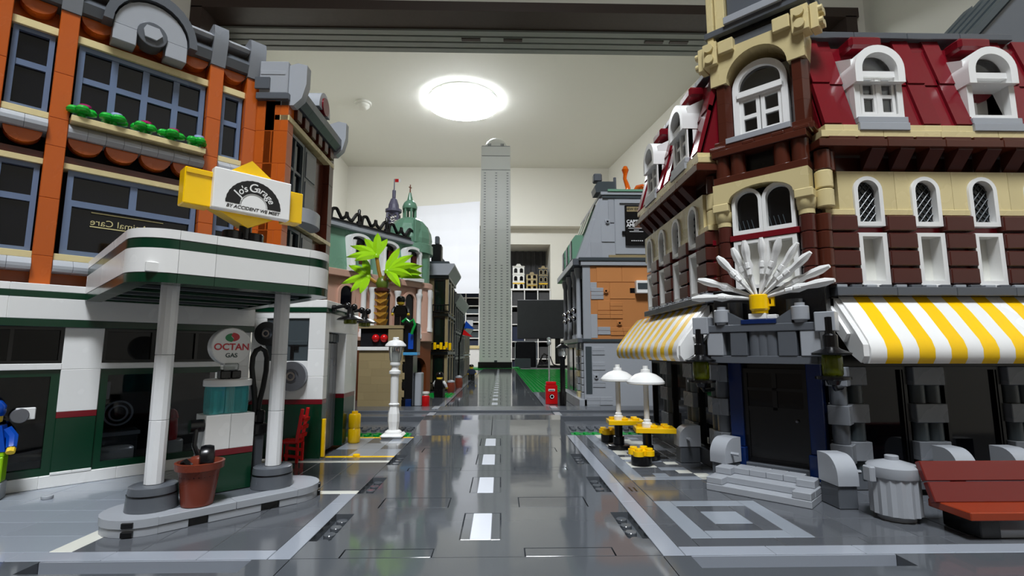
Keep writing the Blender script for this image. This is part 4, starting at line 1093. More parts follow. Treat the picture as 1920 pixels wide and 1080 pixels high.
# entrance steps
stp = thing('entrance_steps', 'light grey toy steps rising to the dark hotel door', 'steps', 16.6, 31.7, 0)
Sf = Fr(stp, 19.5, 34.5, 0, -45)
s0 = (47.6-54)*2**-.5
Sf.box('lower_step', 'lgrey', -3.0, 3.0, s0, -1.2, .01, .42, .03)
Sf.box('middle_step', 'lgrey', -3.0, 3.0, s0+.9, -1.2, .43, .83, .03)
for u in (-2.98, 2.0): Sf.box('step_tile', 'lgrey', u, u+.98, s0+.02, s0+.98, .43, .83, .03)
for u in (-2.0, -1.0, 0, 1.0): Sf.box('upper_tile', 'lgrey', u+.01, u+.99, s0+2.0, -1.2, .84, 1.22, .03)
for u in (-2.9, 1.9): Sf.box('step_tile', 'lgrey', u, u+.99, s0+1.3, s0+2.5, .84, 1.26, .03)

# ================================================================== street furniture on the right
def cafe_table(x, y, label, sp):
    t = thing('cafe_table', label, 'cafe table', x, y, .01, rot=sp, group='yellow cafe tables with white parasols')
    f = Fr(t, 0, 0, 0, 0, True)
    f.mb('table_foot', MB().lathe(0, 0, [(.95, 0), (1.0, .05), (1.0, .35), (.9, .4)], 20), 'black', smooth=True)
    f.mb('table_leg', MB().lathe(0, 0, [(.5, .4), (.5, 1.1), (.36, 1.15), (.36, 2.2)], 16), 'black', smooth=True)
    b = MB().box(-1.0, 2.2, -1.0, 1.0, 2.2, 2.6, .03)
    f.mb('table_top', b, 'yellow')
    for i in range(3):
        for j in (-.5, .5):
            if (i, j) != (0, -.5): f.put('stud', studmesh('yellow'), -.5+i, j, 2.6)
    f.mb('parasol_pole', MB().lathe(0, -.2, [(.42, 2.61), (.42, 2.95), (.3, 3.0), (.3, 3.2), (.22, 3.25), (.22, 6.6)], 14), 'white', smooth=True)
    f.mb('parasol', MB().lathe(0, -.2, [(1.45, 6.1), (1.55, 6.15), (1.55, 6.3), (1.3, 6.6), (.85, 6.9), (.4, 7.05), (.38, 7.3), (.22, 7.32), (.22, 7.6)], 28), 'white', smooth=True)
    return t
cafe_table(11.8, 47.3, 'yellow cafe table with white parasol, the farther of two', -4)
cafe_table(13.1, 42.7, 'yellow cafe table with white parasol, the nearer of two', -8)
def stool(x, y, label):
    t = thing('cafe_stool', label, 'stool', x, y, .01, rot=12, group='yellow flower-shaped stools')
    f = Fr(t, 0, 0, 0, 0, True)
    f.mb('stool_foot', MB().lathe(0, 0, [(.8, 0), (.8, .7), (.75, .75)], 18), 'black', smooth=True)
    b = MB().cyl(0, 0, .76, 1.12, .55, 16)
    for k in range(4): b.cyl(.62*math.cos(k*math.pi/2+.78), .62*math.sin(k*math.pi/2+.78), .76, 1.14, .42, 14)
    f.mb('stool_seat', b, 'yellow', smooth=True)
    for k in range(4): f.put('stud', studmesh('yellow'), .62*math.cos(k*math.pi/2+.78), .62*math.sin(k*math.pi/2+.78), 1.13)
stool(12.0, 40.6, 'small yellow four-petal stool in front of the nearer cafe table')
stool(11.7, 51.0, 'small yellow four-petal stool behind the farther cafe table')

bn = thing('park_bench', 'reddish brown toy park bench with a leaning two-plank back', 'bench', 26, 25.6, .01)
f = Fr(bn)
f.box('bench_base', 'lgrey', 24.2, 33, 24.6, 26.5, .02, .4, .03)
for u in (23.6, 31): f.box('leg', 'black', u, u+1, 24.5, 26.6, .4 if u > 24 else .02, .95, .05)
f.box('seat', 'copper_red', 22.75, 33.2, 24.0, 26.4, .98, 1.36, .04)
for k in range(2):
    f.put('back_plank', boxmesh(10.8, .35, .98, 'plank_red', .04), 27.9, 25.95+.42*k, 1.75+.93*k, (-22, 0, 0))
for u in (24.0, 30): f.put('back_bracket', boxmesh(.6, .35, 1.8, 'black', .04), u+.5, 26.4, 2.0, (-22, 0, 0))

tc = thing('litter_bin', 'light grey fluted litter bin with lid and side handles beside the bench', 'litter bin', 22.0, 27.6, .01)
f = Fr(tc, 0, 0, 0, 0, True)
f.mb('bin_foot', MB().cyl(0, 0, 0, .3, .85, 18), 'lgrey', smooth=True)
b = MB(); pts = [((1.1 if k % 2 else 1.17)*math.cos(2*math.pi*k/32), (1.1 if k % 2 else 1.17)*math.sin(2*math.pi*k/32)) for k in range(32)]
b.prism(pts, .3, 2.15, 'z'); f.mb('bin_body', b, 'lgrey')
f.mb('bin_lid', MB().lathe(0, 0, [(1.2, 2.16), (1.22, 2.2), (1.2, 2.7), (1.1, 2.8), (.4, 3.0), (.32, 3.02), (.32, 3.22), (.28, 3.25)], 28), 'lgrey', smooth=True)
for s in (-1, 1):
    f.box('handle', 'lgrey', *mir(s, 1.1, 1.45), -.3, .3, 1.9, 2.7, .06)

# ================================================================== things around the garage
sl = thing('street_lamp', 'white ornate toy street lamp with clear globe at the garage corner', 'street lamp', -10.15, 54.0, .01)
f = Fr(sl, 0, 0, 0, 0, True)
f.mb('lamp_foot', MB().box(-1.15, 1.15, -1.15, 1.15, 0, .42, .2), 'white')
f.mb('foot_ring', MB().lathe(0, 0, [(.9, .42), (.85, .6), (.62, .75)], 20), 'white', smooth=True)
pr = []
for k in range(16): pr.append(((.62 if k % 2 else .5)*math.cos(2*math.pi*k/16), (.62 if k % 2 else .5)*math.sin(2*math.pi*k/16)))
f.mb('fluted_base', MB().lathe(0, 0, [(.5, .75), (.62, 1.6), (.6, 2.4), (.45, 3.1), (.5, 3.2), (.58, 3.35), (.42, 3.5)], 8), 'white')
f.mb('lamp_pole', MB().lathe(0, 0, [(.42, 3.5), (.44, 6.4), (.62, 6.5), (.62, 6.75), (.4, 6.9), (.36, 7.3), (.55, 7.4), (.55, 7.6), (.42, 7.7)], 12), 'white', smooth=True)
f.mb('lamp_globe', MB().lathe(0, 0, [(.5, 7.7), (.62, 8.0), (.72, 9.0), (.72, 9.3)], 16), 'clearglass', smooth=True)
f.mb('lamp_bulb', MB().lathe(0, 0, [(.25, 7.7), (.3, 8.6), (.15, 8.9)], 12), 'offwhite', smooth=True)
f.mb('lamp_hat', MB().lathe(0, 0, [(1.0, 9.3), (1.1, 9.38), (1.05, 9.55), (.7, 9.9), (.32, 10.0), (.32, 10.25), (.25, 10.3)], 24), 'white', smooth=True)

def bollard(x, y, h, label, r=.5):
    t = thing('bollard', label, 'bollard', x, y, .01, group='yellow bollards by the garage door')
    f = Fr(t, 0, 0, 0, 0, True)
    for k in range(2): f.mb('bollard_drum', MB().lathe(0, 0, [(r*.86, h*.46*k), (r, h*.46*k+.12), (r, h*.46*(k+1)-.12), (r*.86, h*.46*(k+1))], 16), 'yellow', smooth=True)
    f.mb('bollard_cap', MB().cyl(0, 0, h*.92, h, .3, 14), 'yellow', smooth=True)
bollard(-13.3, 50.9, 3.0, 'yellow round toy bollard standing against the garage door post', .58)

def wall_lamp(y, label):
    t = thing('wall_lamp', label, 'wall lamp', -13.95, y, 12.3, group='black wall lamps over the garage door')
    f = Fr(t, 0, 0, 0, 0, True)
    f.mb('lamp_mount', MB().cyl(0, .3, -.0, .3, .3, 12, 'x'), 'black', smooth=True)
    f.mb('lamp_arm', MB().tube([(.2, 0, .35), (.9, 0, .5), (1.5, 0, .45), (1.9, 0, .4)], .16, 8), 'black', smooth=True)
    f.mb('lamp_joint', MB().ball((1.3, 0, .5), .32, 12), 'black', smooth=True); f.mb('lamp_joint', MB().ball((1.9, 0, .4), .3, 12), 'black', smooth=True)
    f.mb('lamp_neck', MB().lathe(1.6, 0, [(.42, -.35), (.3, -.1), (.28, .4)], 14), 'black', smooth=True)
    f.mb('lamp_dish', MB().lathe(1.6, 0, [(.95, -.75), (1.15, -.75), (1.12, -.65), (.7, -.4), (.4, -.3)], 20), 'black', smooth=True)
    f.mb('lamp_lens', MB().lathe(1.6, 0, [(.45, -1.1), (.56, -1.05), (.56, -.7)], 16), 'oliveglass', smooth=True)
wall_lamp(44.9, 'black wall lamp with olive lens over the near end of the garage door')
wall_lamp(49.6, 'black wall lamp with olive lens over the far end of the garage door')

def wheel(x, z, r, mat, hub, label, y=43.47, name='spare_wheel', d=.5):
    t = thing(name, label, 'wheel', x, y, z-r)
    f = Fr(t, 0, 0, r, 0, True)
    f.mb('tyre' if mat == 'rubber' else 'rim', MB().ring([(r*math.cos(2*math.pi*k/28), r*math.sin(2*math.pi*k/28)) for k in range(28)][::-1], [(r*.5*math.cos(2*math.pi*k/28), r*.5*math.sin(2*math.pi*k/28)) for k in range(28)][::-1], -d, -.02), mat, smooth=True)
    f.mb('hub_disc', MB().cyl(0, 0, -d*.7, -.02, r*.52, 24, 'y'), hub, smooth=True)
    f.mb('hub_ring', MB().ring([(r*.3*math.cos(2*math.pi*k/20), r*.3*math.sin(2*math.pi*k/20)) for k in range(20)][::-1], [(r*.18*math.cos(2*math.pi*k/20), r*.18*math.sin(2*math.pi*k/20)) for k in range(20)][::-1], -d-.1, -d*.6), 'chrome', smooth=True)
wheel(-18.75, 10.3, 1.0, 'rubber', 'dgrey', 'black rubber tyre hung high on the garage wall behind the column')
wheel(-16.5, 6.75, 1.22, 'silver', 'silver', 'large grey metal wheel hung on the white garage wall')
wheel(-20.0, 5.5, .85, 'silver', 'slate', 'smaller grey wheel low on the garage wall behind the hose', 43.0)

ch = thing('folding_chair', 'bright red toy chair with slotted back against the green garage wall', 'chair', -15.6, 42.2, .01)
f = Fr(ch, 0, 0, 0, 0, True)
f.box('seat', 'red', -1.0, .5, -.6, .7, 1.5, 1.75, .05)
for x in (-.95, .3):
    for y in (-.55, .5): f.box('leg', 'red', x, x+.22, y, y+.2, 0, 1.5, .03)
b = MB()
for z in (2.0, 2.65, 3.25): b.box(.0, .16, -.55, .65, z, z+.3)
for z in (.4, 1.0): b.box(-.9, .4, -.56, -.46, z, z+.22)
f.put('back_slats', b.mesh('red'), .25, 0, 0, (0, 8, 0))
for y in (-.6, .55): f.put('back_post', boxmesh(.26, .2, 2.7, 'red', .04), .55, y, 2.9, (0, 8, 0))
f.put('post_knob', boxmesh(.55, .25, .35, 'red', .08), .75, -.55, 3.6, (0, 8, 0))

# things inside the shop window
def in_shop(u, w, z=.21):
    p = A.pt(u, w, z); q = Vector(p) + ga.location
    return q.x/U, q.y/U, q.z/U
x, y, z = in_shop(8.4, 4.5)
t = thing('wheel_balancer', 'grey machine with a ringed dial behind the shop window', 'machine', x, y, z, 45)
f = Fr(t, 0, 0, 0, 0, True)
f.box('machine_base', 'slate', -1.4, 1.4, -.5, .8, 0, 2.6, .05); f.box('machine_shelf', 'lgrey', -1.3, 1.5, -.8, -.5, 2.2, 2.5, .04)
ci = lambda r, n=28: [(r*math.cos(2*math.pi*k/n), r*math.sin(2*math.pi*k/n)) for k in range(n)][::-1]
f.mb('dial_ring', MB().ring(ci(.95), ci(.82), -.75, -.5), 'lgrey', 0, 0, 3.9, True); f.mb('dial_ring', MB().ring(ci(.62), ci(.5), -.75, -.5), 'lgrey', 0, 0, 3.9, True)
f.mb('dial_disc', MB().cyl(0, 0, -.6, .2, .98, 28, 'y'), 'dark_room', 0, 0, 3.9, True); f.box('screen_post', 'slate', -1.6, -1.2, -.3, .1, 2.6, 6.2, .05); f.box('machine_screen', 'lgrey', -1.5, -.6, -.5, -.35, 5.0, 6.3, .04)
x, y, z = in_shop(8.2, 2.3)
t = thing('white_drum', 'white round drum standing in the shop window', 'drum', x, y, z, 45)
f = Fr(t, 0, 0, 0, 0, True)
f.mb('drum_body', MB().lathe(0, 0, [(1.05, 0), (1.1, .1), (1.1, 1.5), (1.0, 1.6)], 26), 'white', smooth=True)
for s in (-1, 1): f.box('drum_clip', 'black', s*.7-.25, s*.7+.25, -1.15, -.85, 0, .3, .03)
x, y, z = in_shop(11.8, 3.2)
t = thing('hydrant', 'dark red hydrant-shaped toy behind the shop window', 'hydrant', x, y, z, 45)
f = Fr(t, 0, 0, 0, 0, True)
f.mb('hydrant_base', MB().lathe(0, 0, [(.9, 0), (.9, 1.5), (.8, 1.6)], 20), 'offwhite', smooth=True); f.mb('hydrant_body', MB().lathe(0, 0, [(.45, 1.6), (.5, 2.2), (.42, 3.2), (.5, 3.3), (.35, 3.8), (.12, 4.0)], 18), 'red', smooth=True)

# plants along the planter ledge
for k, (u, r, fl) in enumerate(((4.1, .86, 'magenta'), (5.9, .95, 'lilac'), (7.7, .86, 'magenta'), (9.5, .95, 'magenta'), (11.25, .8, 'lilac'))):
    p = Vector(D.pt(u, -.8, 25.16)) + ga.location
    t = thing('window_plant', ['green leafy toy plant with magenta bloom at the near-window end of the planter ledge', 'green leafy toy plant with pale lilac bloom, second along the planter ledge',
               'green leafy toy plant with magenta bloom in the middle of the planter ledge', 'largest green leafy toy plant with magenta bloom, fourth along the ledge', 'green leafy toy plant with lilac bloom above the yellow sign'][k],
              'plant', p.x/U, p.y/U, p.z/U, 45, group='green plants on the planter ledge')
    f = Fr(t, 0, 0, 0, 0, True)
    f.mb('stem', MB().cyl(0, 0, 0, .55, .22, 10), 'leafgreen')
    for q in range(4):
        a = q*math.pi/2 + .5*k
        f.mb('leaf', MB().lathe(.52*r*math.cos(a), .52*r*math.sin(a), [(.2*r, .3), (.46*r, .38), (.5*r, .55), (.36*r, .75), (.12*r, .8)], 14), 'leafgreen', smooth=True)
    f.mb('bloom', MB().lathe(.15, 0, [(.2, .78), (.36, .84), (.36, 1.02), (.12, 1.1)], 12), fl, smooth=True)

# ================================================================== toy figures
def figure(x, y, z, rot, torso, legs, hair, arm, label, cap=False, scale=1.0, group=None):
    t = thing('toy_figure', label, 'toy figure', x, y, z, rot, group)
    f = Fr(t, 0, 0, 0, 0, True)
    for s in (-1, 1): f.box('leg', legs, *mir(s, .03, .95), -.5, .5, 0, 1.5, .05)
    f.box('hips', legs, -.95, .95, -.45, .45, 1.5, 1.8, .05)
    f.mb('torso', MB().prism([(-1.0, 1.8), (1.0, 1.8), (.72, 3.35), (-.72, 3.35)], -.48, .48), torso)
    for s in (-1, 1):
        f.mb('arm', MB().tube([(s*.82, 0, 3.1), (s*1.15, -.05, 2.6), (s*1.25, -.45, 2.0)], .3, 8, (.28, .3, .26)), arm, smooth=True)
        f.mb('hand', MB().tube([(s*1.25, -.45, 1.98), (s*1.27, -.65, 1.75)], .22, 8), 'skin', smooth=True)
    f.mb('head', MB().lathe(0, 0, [(.35, 3.35), (.38, 3.45), (.6, 3.55), (.62, 4.4), (.5, 4.5), (.3, 4.52), (.3, 4.7)], 16), 'skin', smooth=True)
    f.mb('hat' if cap else 'hair', MB().lathe(0, 0, [(.66, 3.9 if not cap else 4.2), (.72, 4.1 if not cap else 4.3), (.72, 4.5), (.5, 4.8), (.15, 4.9)], 16), hair, smooth=True)
    if cap: f.box('hat_brim', hair, -.6, .6, -1.0, -.2, 4.2, 4.32, .04)
    return t
figure(-10.9, 100.2, .01, 160, 'black', 'black', 'black', 'white', 'toy figure in black waistcoat and white sleeves seen from behind')
figure(-8.2, 162.0, .01, 20, 'cloth_navy', 'black', 'black', 'cloth_navy', 'small toy figure in dark blue on the far road', True)
gp = A.pt(1.4, -1.0, 0.01); gp = Vector(gp) + ga.location
ff = figure(gp.x/U, gp.y/U, .01, 30, 'blue', 'lime', 'blue', 'blue', 'blue and lime toy figure cut by the picture edge at the garage window')
for c_ in ff.children: c_.location.z += 1.0*U
Fr(ff, 0, 0, 0, 0, True).box('figure_stand', 'lgrey', -1, 1, -.6, .6, 0, .99, .04)

# ================================================================== left row behind the garage
tb = thing('tan_shop', 'tan walled toy shop with a palm on its roof behind the garage', 'toy building', -17.6, 82, 0)
T = Fr(tb, 0, 79.4, .005, 0)
courses(T, 'brick', 'dtan', -21, -15.6, 0, 1, .2, 9.0, 1.2, (4, 3, 2), c=.02)
courses(T, 'brick', 'dtan', -15.6, -14.2, 0.02, 1, .2, 9.0, 1.2, (1.4,), c=.03)
T.box('shop_plinth', 'dgrey', -21.2, -14, -.1, 1, -.0, .2, .02); T.box('white_strip', 'white', -21.2, -15.8, -.3, 1, 9.0, 9.55, .03)
T.box('shop_body', 'dtan', -21, -14.2, 1, 10, 0, 9.5, 0)
T.box('dark_window', 'dark_room', -21, -16.6, .6, .8, 9.55, 12.4, 0); T.box('window_post', 'dtan', -16.6, -14.3, .1, 1, 9.55, 12.3, .03)
for x in (-18.6, -17.3): T.mb('red_lantern', MB().ball((x, .45, 10.9), .62, 14), 'red', smooth=True)
T.box('roof_plate', 'dtan', -21.2, -14.2, 0, 10, 12.4, 12.9, .03)
T.box('upper_body', 'dark_room', -21, -14.3, 1, 10, 9.5, 12.4, 0)
T.box('black_annexe', 'black', -13.9, -12.6, -.1, 4, 0, 8.2, .05)
for k in range(6): T.box('annexe_brick', 'dtan' if k % 2 else 'black', -14.25, -13.85, -.15, .6, .5+1.35*k, 1.5+1.35*k, .03)
T.box('blue_awning', 'medblue', -14.1, -11.9, -.7, 2, 8.25, 8.7, .05)
T.box('grey_machine', 'lgrey', -12.55, -11.5, 1.5, 4, .3, 5.5, .15); T.box('blue_foot', 'dblue', -13.6, -12.7, -.4, -.12, 0, 1.6, .05)
T.box('blue_box', 'blue', -13.5, -12.7, .2, 1.4, 9.2, 11.7, .05); T.box('dark_tower', 'black', -14.2, -12.2, .6, 4, 8.7, 13.3, .05)
T.mb('green_vine', MB().tube([(-14.4, -.2, 13.4), (-13.8, -.3, 13.9), (-13.2, -.3, 13.4), (-12.7, -.3, 13.8), (-12.4, -.3, 13.0), (-12.7, -.3, 12.2), (-12.9, -.3, 11.5)], .22, 8), 'green', smooth=True)

pa = thing('palm_tree', 'toy palm with bright lime leaves and golden scaly trunk on the tan shop roof', 'palm tree', -18.1, 81.0, 12.92)
f = Fr(pa, 0, 0, 0, 0, True)
for k in range(5):
    z = .0 + 1.05*k
    f.mb('trunk_ring', MB().lathe(0, 0, [(.72, z), (1.0, z+.85), (1.05, z+1.04), (.7, z+1.05)], 8), 'gold')
    f.mb('trunk_scale', MB().prism([(-.95, 0), (0, -.55), (.95, 0), (.95, .25), (0, -.25), (-.95, .25)], -1.12, -.85), 'gold', 0, 0, z+.85)
f.mb('trunk_top', MB().lathe(0, 0, [(1.0, 5.2), (1.3, 5.5), (1.3, 5.9), (.9, 6.1)], 12), 'dbrown', smooth=True)
f.mb('crown_core', MB().lathe(0, 0, [(.9, 6.1), (1.1, 6.8), (.8, 7.6), (.3, 8.0)], 12), 'olive', smooth=True)
def leaf(az, el, L, wd, base, mat='lime'):
    a, e = math.radians(az), math.radians(el); b = MB()
    dx, dy = math.cos(a), math.sin(a)
    wv = Vector((dx*math.cos(e), dy*math.cos(e), math.sin(e))).cross(Vector((.1, -1, .35))).normalized()
    nv = wv.cross(Vector((dx*math.cos(e), dy*math.cos(e), math.sin(e)))).normalized()
    vs = []; n = 7
    for k in range(n+1):
        s = k/n; droop = -1.3*s*s*(L/5)
        c = (base[0] + dx*L*s*math.cos(e), base[1] + dy*L*s*math.cos(e), base[2] + L*s*math.sin(e) + droop)
        w = wd*math.sin(math.pi*min(1, .12+s*.88))**.8 + .03
        for q, hz in ((-1, -.1*wd), (0, .16), (1, -.1*wd), (0, -.1)): vs.append(tuple(Vector(c) + wv*(w*q) + nv*hz))
    fs = []
    for k in range(n):
        for q in range(4): fs.append((k*4+q, k*4+(q+1) % 4, (k+1)*4+(q+1) % 4, (k+1)*4+q))
    fs += [(3, 2, 1, 0), tuple(range(n*4, n*4+4))]
    b.add(vs, fs); f.mb('palm_leaf', b, mat, smooth=True)
cl = [((-.9, -.9, 11.2), [(100, 75, 5.2), (140, 55, 5.4), (170, 35, 5.0), (200, 8, 4.2), (230, -5, 3.6), (60, 62, 4.6)]),
      ((1.0, -1.3, 8.6), [(20, 48, 5.4), (50, 68, 5.6), (350, 24, 5.2), (330, 2, 4.6), (310, -22, 4.2), (80, 60, 4.4), (0, 12, 5.2)]),
      ((-2.2, -.6, 7.8), [(120, 60, 5.2), (160, 42, 4.6), (200, -4, 3.6), (230, -30, 3.2), (260, -40, 3.0)]),
      ((1.8, .8, 8.2), [(10, 36, 5.0), (40, 24, 4.8), (340, 8, 4.6), (70, 50, 4.2)])]
for base, ls in cl:
    f.mb('leaf_hub', MB().lathe(base[0], base[1], [(.45, base[2]-.4), (.5, base[2]), (.35, base[2]+.25)], 12), 'lime', smooth=True)
    f.mb('leaf_stalk', MB().tube([(0, 0, 6.5), (base[0]*.6, base[1]*.6, (base[2]+6.5)/2), base], .3, 8), 'gold', smooth=True)
    for az, el, L in ls: leaf(az, el, L*1.1, .62, base)
figure(-15.3, 82.2, 12.92, 10, 'black', 'black', 'black', 'black', 'black clad toy figure beside the palm trunk on the tan shop roof')

# ---- pink restaurant with a green roof
pk = thing('pink_restaurant', 'pink and brown toy restaurant with sand green mansard roof and white dormers', 'toy building', -24, 110, 0)
R = Fr(pk, -14.74, 110.2, -2.19, 56, k=1.25)
courses(R, 'base_brick', 'copper', -21.5, -5.2, 0, 1, 1.76, 10.4, 2.16, (4, 5), c=.03)
ap = [(-5.2, 1.76), (-5.2, 10.4), (.6, 10.4), (.6, 1.76), (-.4, 1.76)] + [(-2.3+1.9*math.cos(math.pi*i/12), 5.6+2.2*math.sin(math.pi*i/12)) for i in range(13)] + [(-4.2, 1.76)]
R.mb('base_arch', MB().prism(ap, -.1, 1), 'copper'); R.box('arch_dark', 'dark_room', -4.4, -.2, 1.1, 1.3, 1.77, 8.4, 0)
R.box('poster', 'pavewhite', -5.9, -4.6, -.12, -.01, 5.2, 8.4, .02); R.box('yellow_box', 'yellow', -5.0, -4.4, -.5, -.01, 3.6, 4.6, .05)
R.box('pink_wall', 'pink', -21.5, -2.6, .4, 1.4, 10.4, 20.4, .02)
R.box('pink_ledge', 'pink', -21.5, -2.5, -.5, 1.4, 10.4, 11.0, .05); R.box('pink_cornice', 'pink', -21.5, -2.5, -.5, 1.4, 19.6, 20.6, .06)
for c in (-17.6, -10.0, -4.6):
    wd = 1.5
    o = R.mb('balcony_door', MB().ring(arch(-wd, wd, 0, 6.3, 12), arch(-wd+.4, wd-.4, .1, 6.3, 12), 0, .5), 'pink', c, .0, 11.0, True)
    sub(o, 'pane', MB().prism(arch(-wd+.4, wd-.4, .1, 6.3, 12), .3, .38).mesh('dark_glass'))
for u in (-14.6, -12.9, -7.6, -2.6):
    R.mb('white_column', MB().lathe(0, 0, [(.6, 11.0), (.62, 11.6), (.48, 11.9), (.55, 12.4), (.42, 12.8), (.4, 17.6), (.5, 18.0), (.6, 18.3), (.6, 18.6)], 16), 'white', u, -.1, 0, True)
R.mb('corner_drum', MB().cyl(0, 0, 10.4, 20.6, 1.9, 22), 'pink', -1.0, 1.4, 0, True); R.mb('corner_ring', MB().lathe(0, 0, [(2.1, 19.4), (2.35, 19.7), (2.35, 20.4), (2.0, 20.6)], 24), 'pink', -1.0, 1.4, 0, True)
R.mb('corner_ring', MB().lathe(0, 0, [(2.0, 10.4), (2.4, 10.6), (2.4, 12.0), (2.0, 12.2)], 24), 'pink', -1.0, 1.4, 0, True)
for a in (225, 280, 335):
    R.mb('white_column', MB().lathe(0, 0, [(.42, 12.2), (.42, 12.8), (.34, 13), (.32, 18), (.42, 18.4), (.42, 19.4)], 14), 'white', -1.0+2.2*math.cos(math.radians(a)), 1.4+2.2*math.sin(math.radians(a)), 0, True)
R.mb('green_drum', MB().cyl(0, 0, 20.6, 26.6, 1.75, 22), 'sandgreen', -1.0, 1.4, 0, True)
for k in range(5): R.mb('roof_panel', MB().prism([(-.1, 20.6), (.9, 26.9), (1.6, 26.9), (1.6, 20.6)], -21.5+k*3.8+.01, -17.7+k*3.8-.01, 'x'), 'sandgreen')
R.box('tan_quoin', 'tan', -22.0, -21.5, .2, 1.6, 20.6, 26.8, .03)
for k in range(4): R.box('roof_cornice', 'lgrey', -22.1+k*4.8+.01, -17.3+k*4.8, -.1, 2, 26.9, 27.4, .03)
R.box('roof_deck', 'dgrey', -22.1, -2.6, .3, 9, 27.4, 27.8, .03)
R.box('house_body', 'dark_room', -21.5, -2, 1.5, 9, 1.77, 27.3, 0)
for c in (-15.9, -9.9, -4.5):
    o = R.mb('dormer', MB().ring(arch(-1.9, 1.9, 0, 4.6, 12, .42), arch(-1.5, 1.5, .4, 4.35, 12, .42), -.6, .9), 'white', c, 0, 21.0, True)
    sub(o, 'dormer_dark', MB().prism(arch(-1.5, 1.5, .4, 4.35, 12, .42), .3, .4).mesh('dark_glass'))
    for s in (-1, 1): sub(o, 'dormer_column', MB().lathe(s*1.3, -.75, [(.3, .4), (.26, .8), (.24, 3.6), (.36, 4.2)], 10).mesh('white', True))
    sub(o, 'dormer_sill', MB().box(-2.0, 2.0, -1.1, .2, -.5, .1).mesh('white')); sub(o, 'curtain', MB().box(.3, 1.3, .1, .25, .5, 4.0).mesh('dbrown'))
# black scrollwork on the ridge
def smooth_path(p, n=5):
    q = [p[0]] + list(p) + [p[-1]]; out = []
    for i in range(1, len(q)-2):
        for j in range(n):
            t = j/n; a, b_, c, d = (Vector(q[i+k]) for k in (-1, 0, 1, 2))
            out.append(.5*((2*b_) + (c-a)*t + (2*a-5*b_+4*c-d)*t*t + (3*b_-a-3*c+d)*t**3))
    return out + [Vector(p[-1])]
for k in range(3):
    u = -20.6 + k*5.6
    for s in (1, -1):
        m = u + (1.1 if s > 0 else 4.3)
        p = [(m-s*1.2, .4, 28.0), (m-s*1.0, .4, 29.2), (m-s*.3, .4, 29.5), (m+s*.2, .4, 28.9), (m+s*.7, .4, 28.3), (m+s*1.4, .4, 28.7), (m+s*1.6, .4, 29.4)]
        R.mb('ridge_scroll', MB().tube(smooth_path(p), .26, 7), 'black', smooth=True)
    R.mb('ridge_finial', MB().lathe(0, 0, [(.45, 27.8), (.4, 28.4), (.2, 28.6), (.25, 30.2), (.1, 30.4)], 10), 'black', u-.6, .4, 0, True)
    R.box('ridge_rail', 'black', u-.8, u+4.9, .2, .6, 27.81, 28.1, .05)
# dome behind the ridge
R.mb('dome', MB().lathe(0, 0, [(4.0, 27.4), (4.1, 28.4), (3.9, 29.6), (3.3, 30.9), (2.5, 31.8), (1.9, 32.2), (1.5, 32.4)], 14), 'sandgreen', -1.8, 3.4, 0, False)
R.mb('dome_ring', MB().lathe(0, 0, [(4.3, 25.8), (4.3, 27.3), (4.0, 27.5)], 20), 'sandgreen', -1.8, 3.4, 0, True)
R.mb('dome_rib', MB().box(-.7, .7, -.3, .3, 27.4, 31.4, .1), 'sandgreen', -3.4, .0, 0)
for a in range(6): R.mb('lantern_post', MB().cyl(0, 0, 32.4, 34.2, .2, 8), 'sandgreen', -1.8+1.05*math.cos(a*1.047), 3.4+1.05*math.sin(a*1.047), 0)
R.mb('lantern_dome', MB().lathe(0, 0, [(1.3, 34.2), (1.35, 34.6), (1.1, 35.3), (.7, 35.7), (.55, 35.8), (.2, 37.3)], 14), 'sandgreen', -1.8, 3.4, 0, True)
R.mb('spire', MB().lathe(0, 0, [(.12, 37.3), (.08, 38.8)], 8), 'copper', -1.8, 3.4); R.box('spire_arm', 'copper', -2.15, -1.45, 3.35, 3.45, 38.2, 38.35, 0)

# ---- lattice tower far behind
et = thing('lattice_tower', 'grey violet lattice tower rising behind the green domed roof', 'toy tower', -34.5, 163, .005)
f = Fr(et, -34.5, 163, .005, 0)
lv = [(9.5, 0), (6.5, 14), (4.5, 26), (2.3, 44), (1.6, 54)]
for i in range(len(lv)-1):
    (r0, z0), (r1, z1) = lv[i], lv[i+1]
    for sx in (-1, 1):
        for sy in (-1, 1): f.mb('tower_leg', MB().tube([(sx*r0, sy*r0, z0), (sx*r1, sy*r1, z1)], .3+.05*r1, 6), 'sandpurple')
    n = 2 if i < 2 else 5
    b = MB()
    for k in range(n):
        ra, rb = r0+(r1-r0)*k/n, r0+(r1-r0)*(k+1)/n; za, zb = z0+(z1-z0)*k/n, z0+(z1-z0)*(k+1)/n
        for c in ((-1, -1, 1, -1), (1, -1, 1, 1), (1, 1, -1, 1), (-1, 1, -1, -1)):
            b.tube([(c[0]*ra, c[1]*ra, za), (c[2]*rb, c[3]*rb, zb)], .16, 5); b.tube([(c[2]*ra, c[3]*ra, za), (c[0]*rb, c[1]*rb, zb)], .16, 5)
            b.tube([(c[0]*rb, c[1]*rb, zb), (c[2]*rb, c[3]*rb, zb)], .14, 5)
    f.mb('lattice', b, 'sandpurple')
f.mb('gallery', MB().lathe(0, 0, [(1.6, 53.8), (2.7, 54.6), (2.7, 55.4), (1.8, 55.6), (1.7, 57), (1.0, 59), (.5, 59.4)], 12), 'sandpurple'); f.mb('mast', MB().lathe(0, 0, [(.6, 59.4), (.6, 62), (.2, 62.3), (.15, 66)], 10), 'sandpurple', smooth=True)
f.box('flag', 'red', .2, 1.4, -.05, .05, 64.9, 66, 0); f.box('flag_white', 'white', 1.4, 2.2, -.05, .05, 64.9, 66, 0)

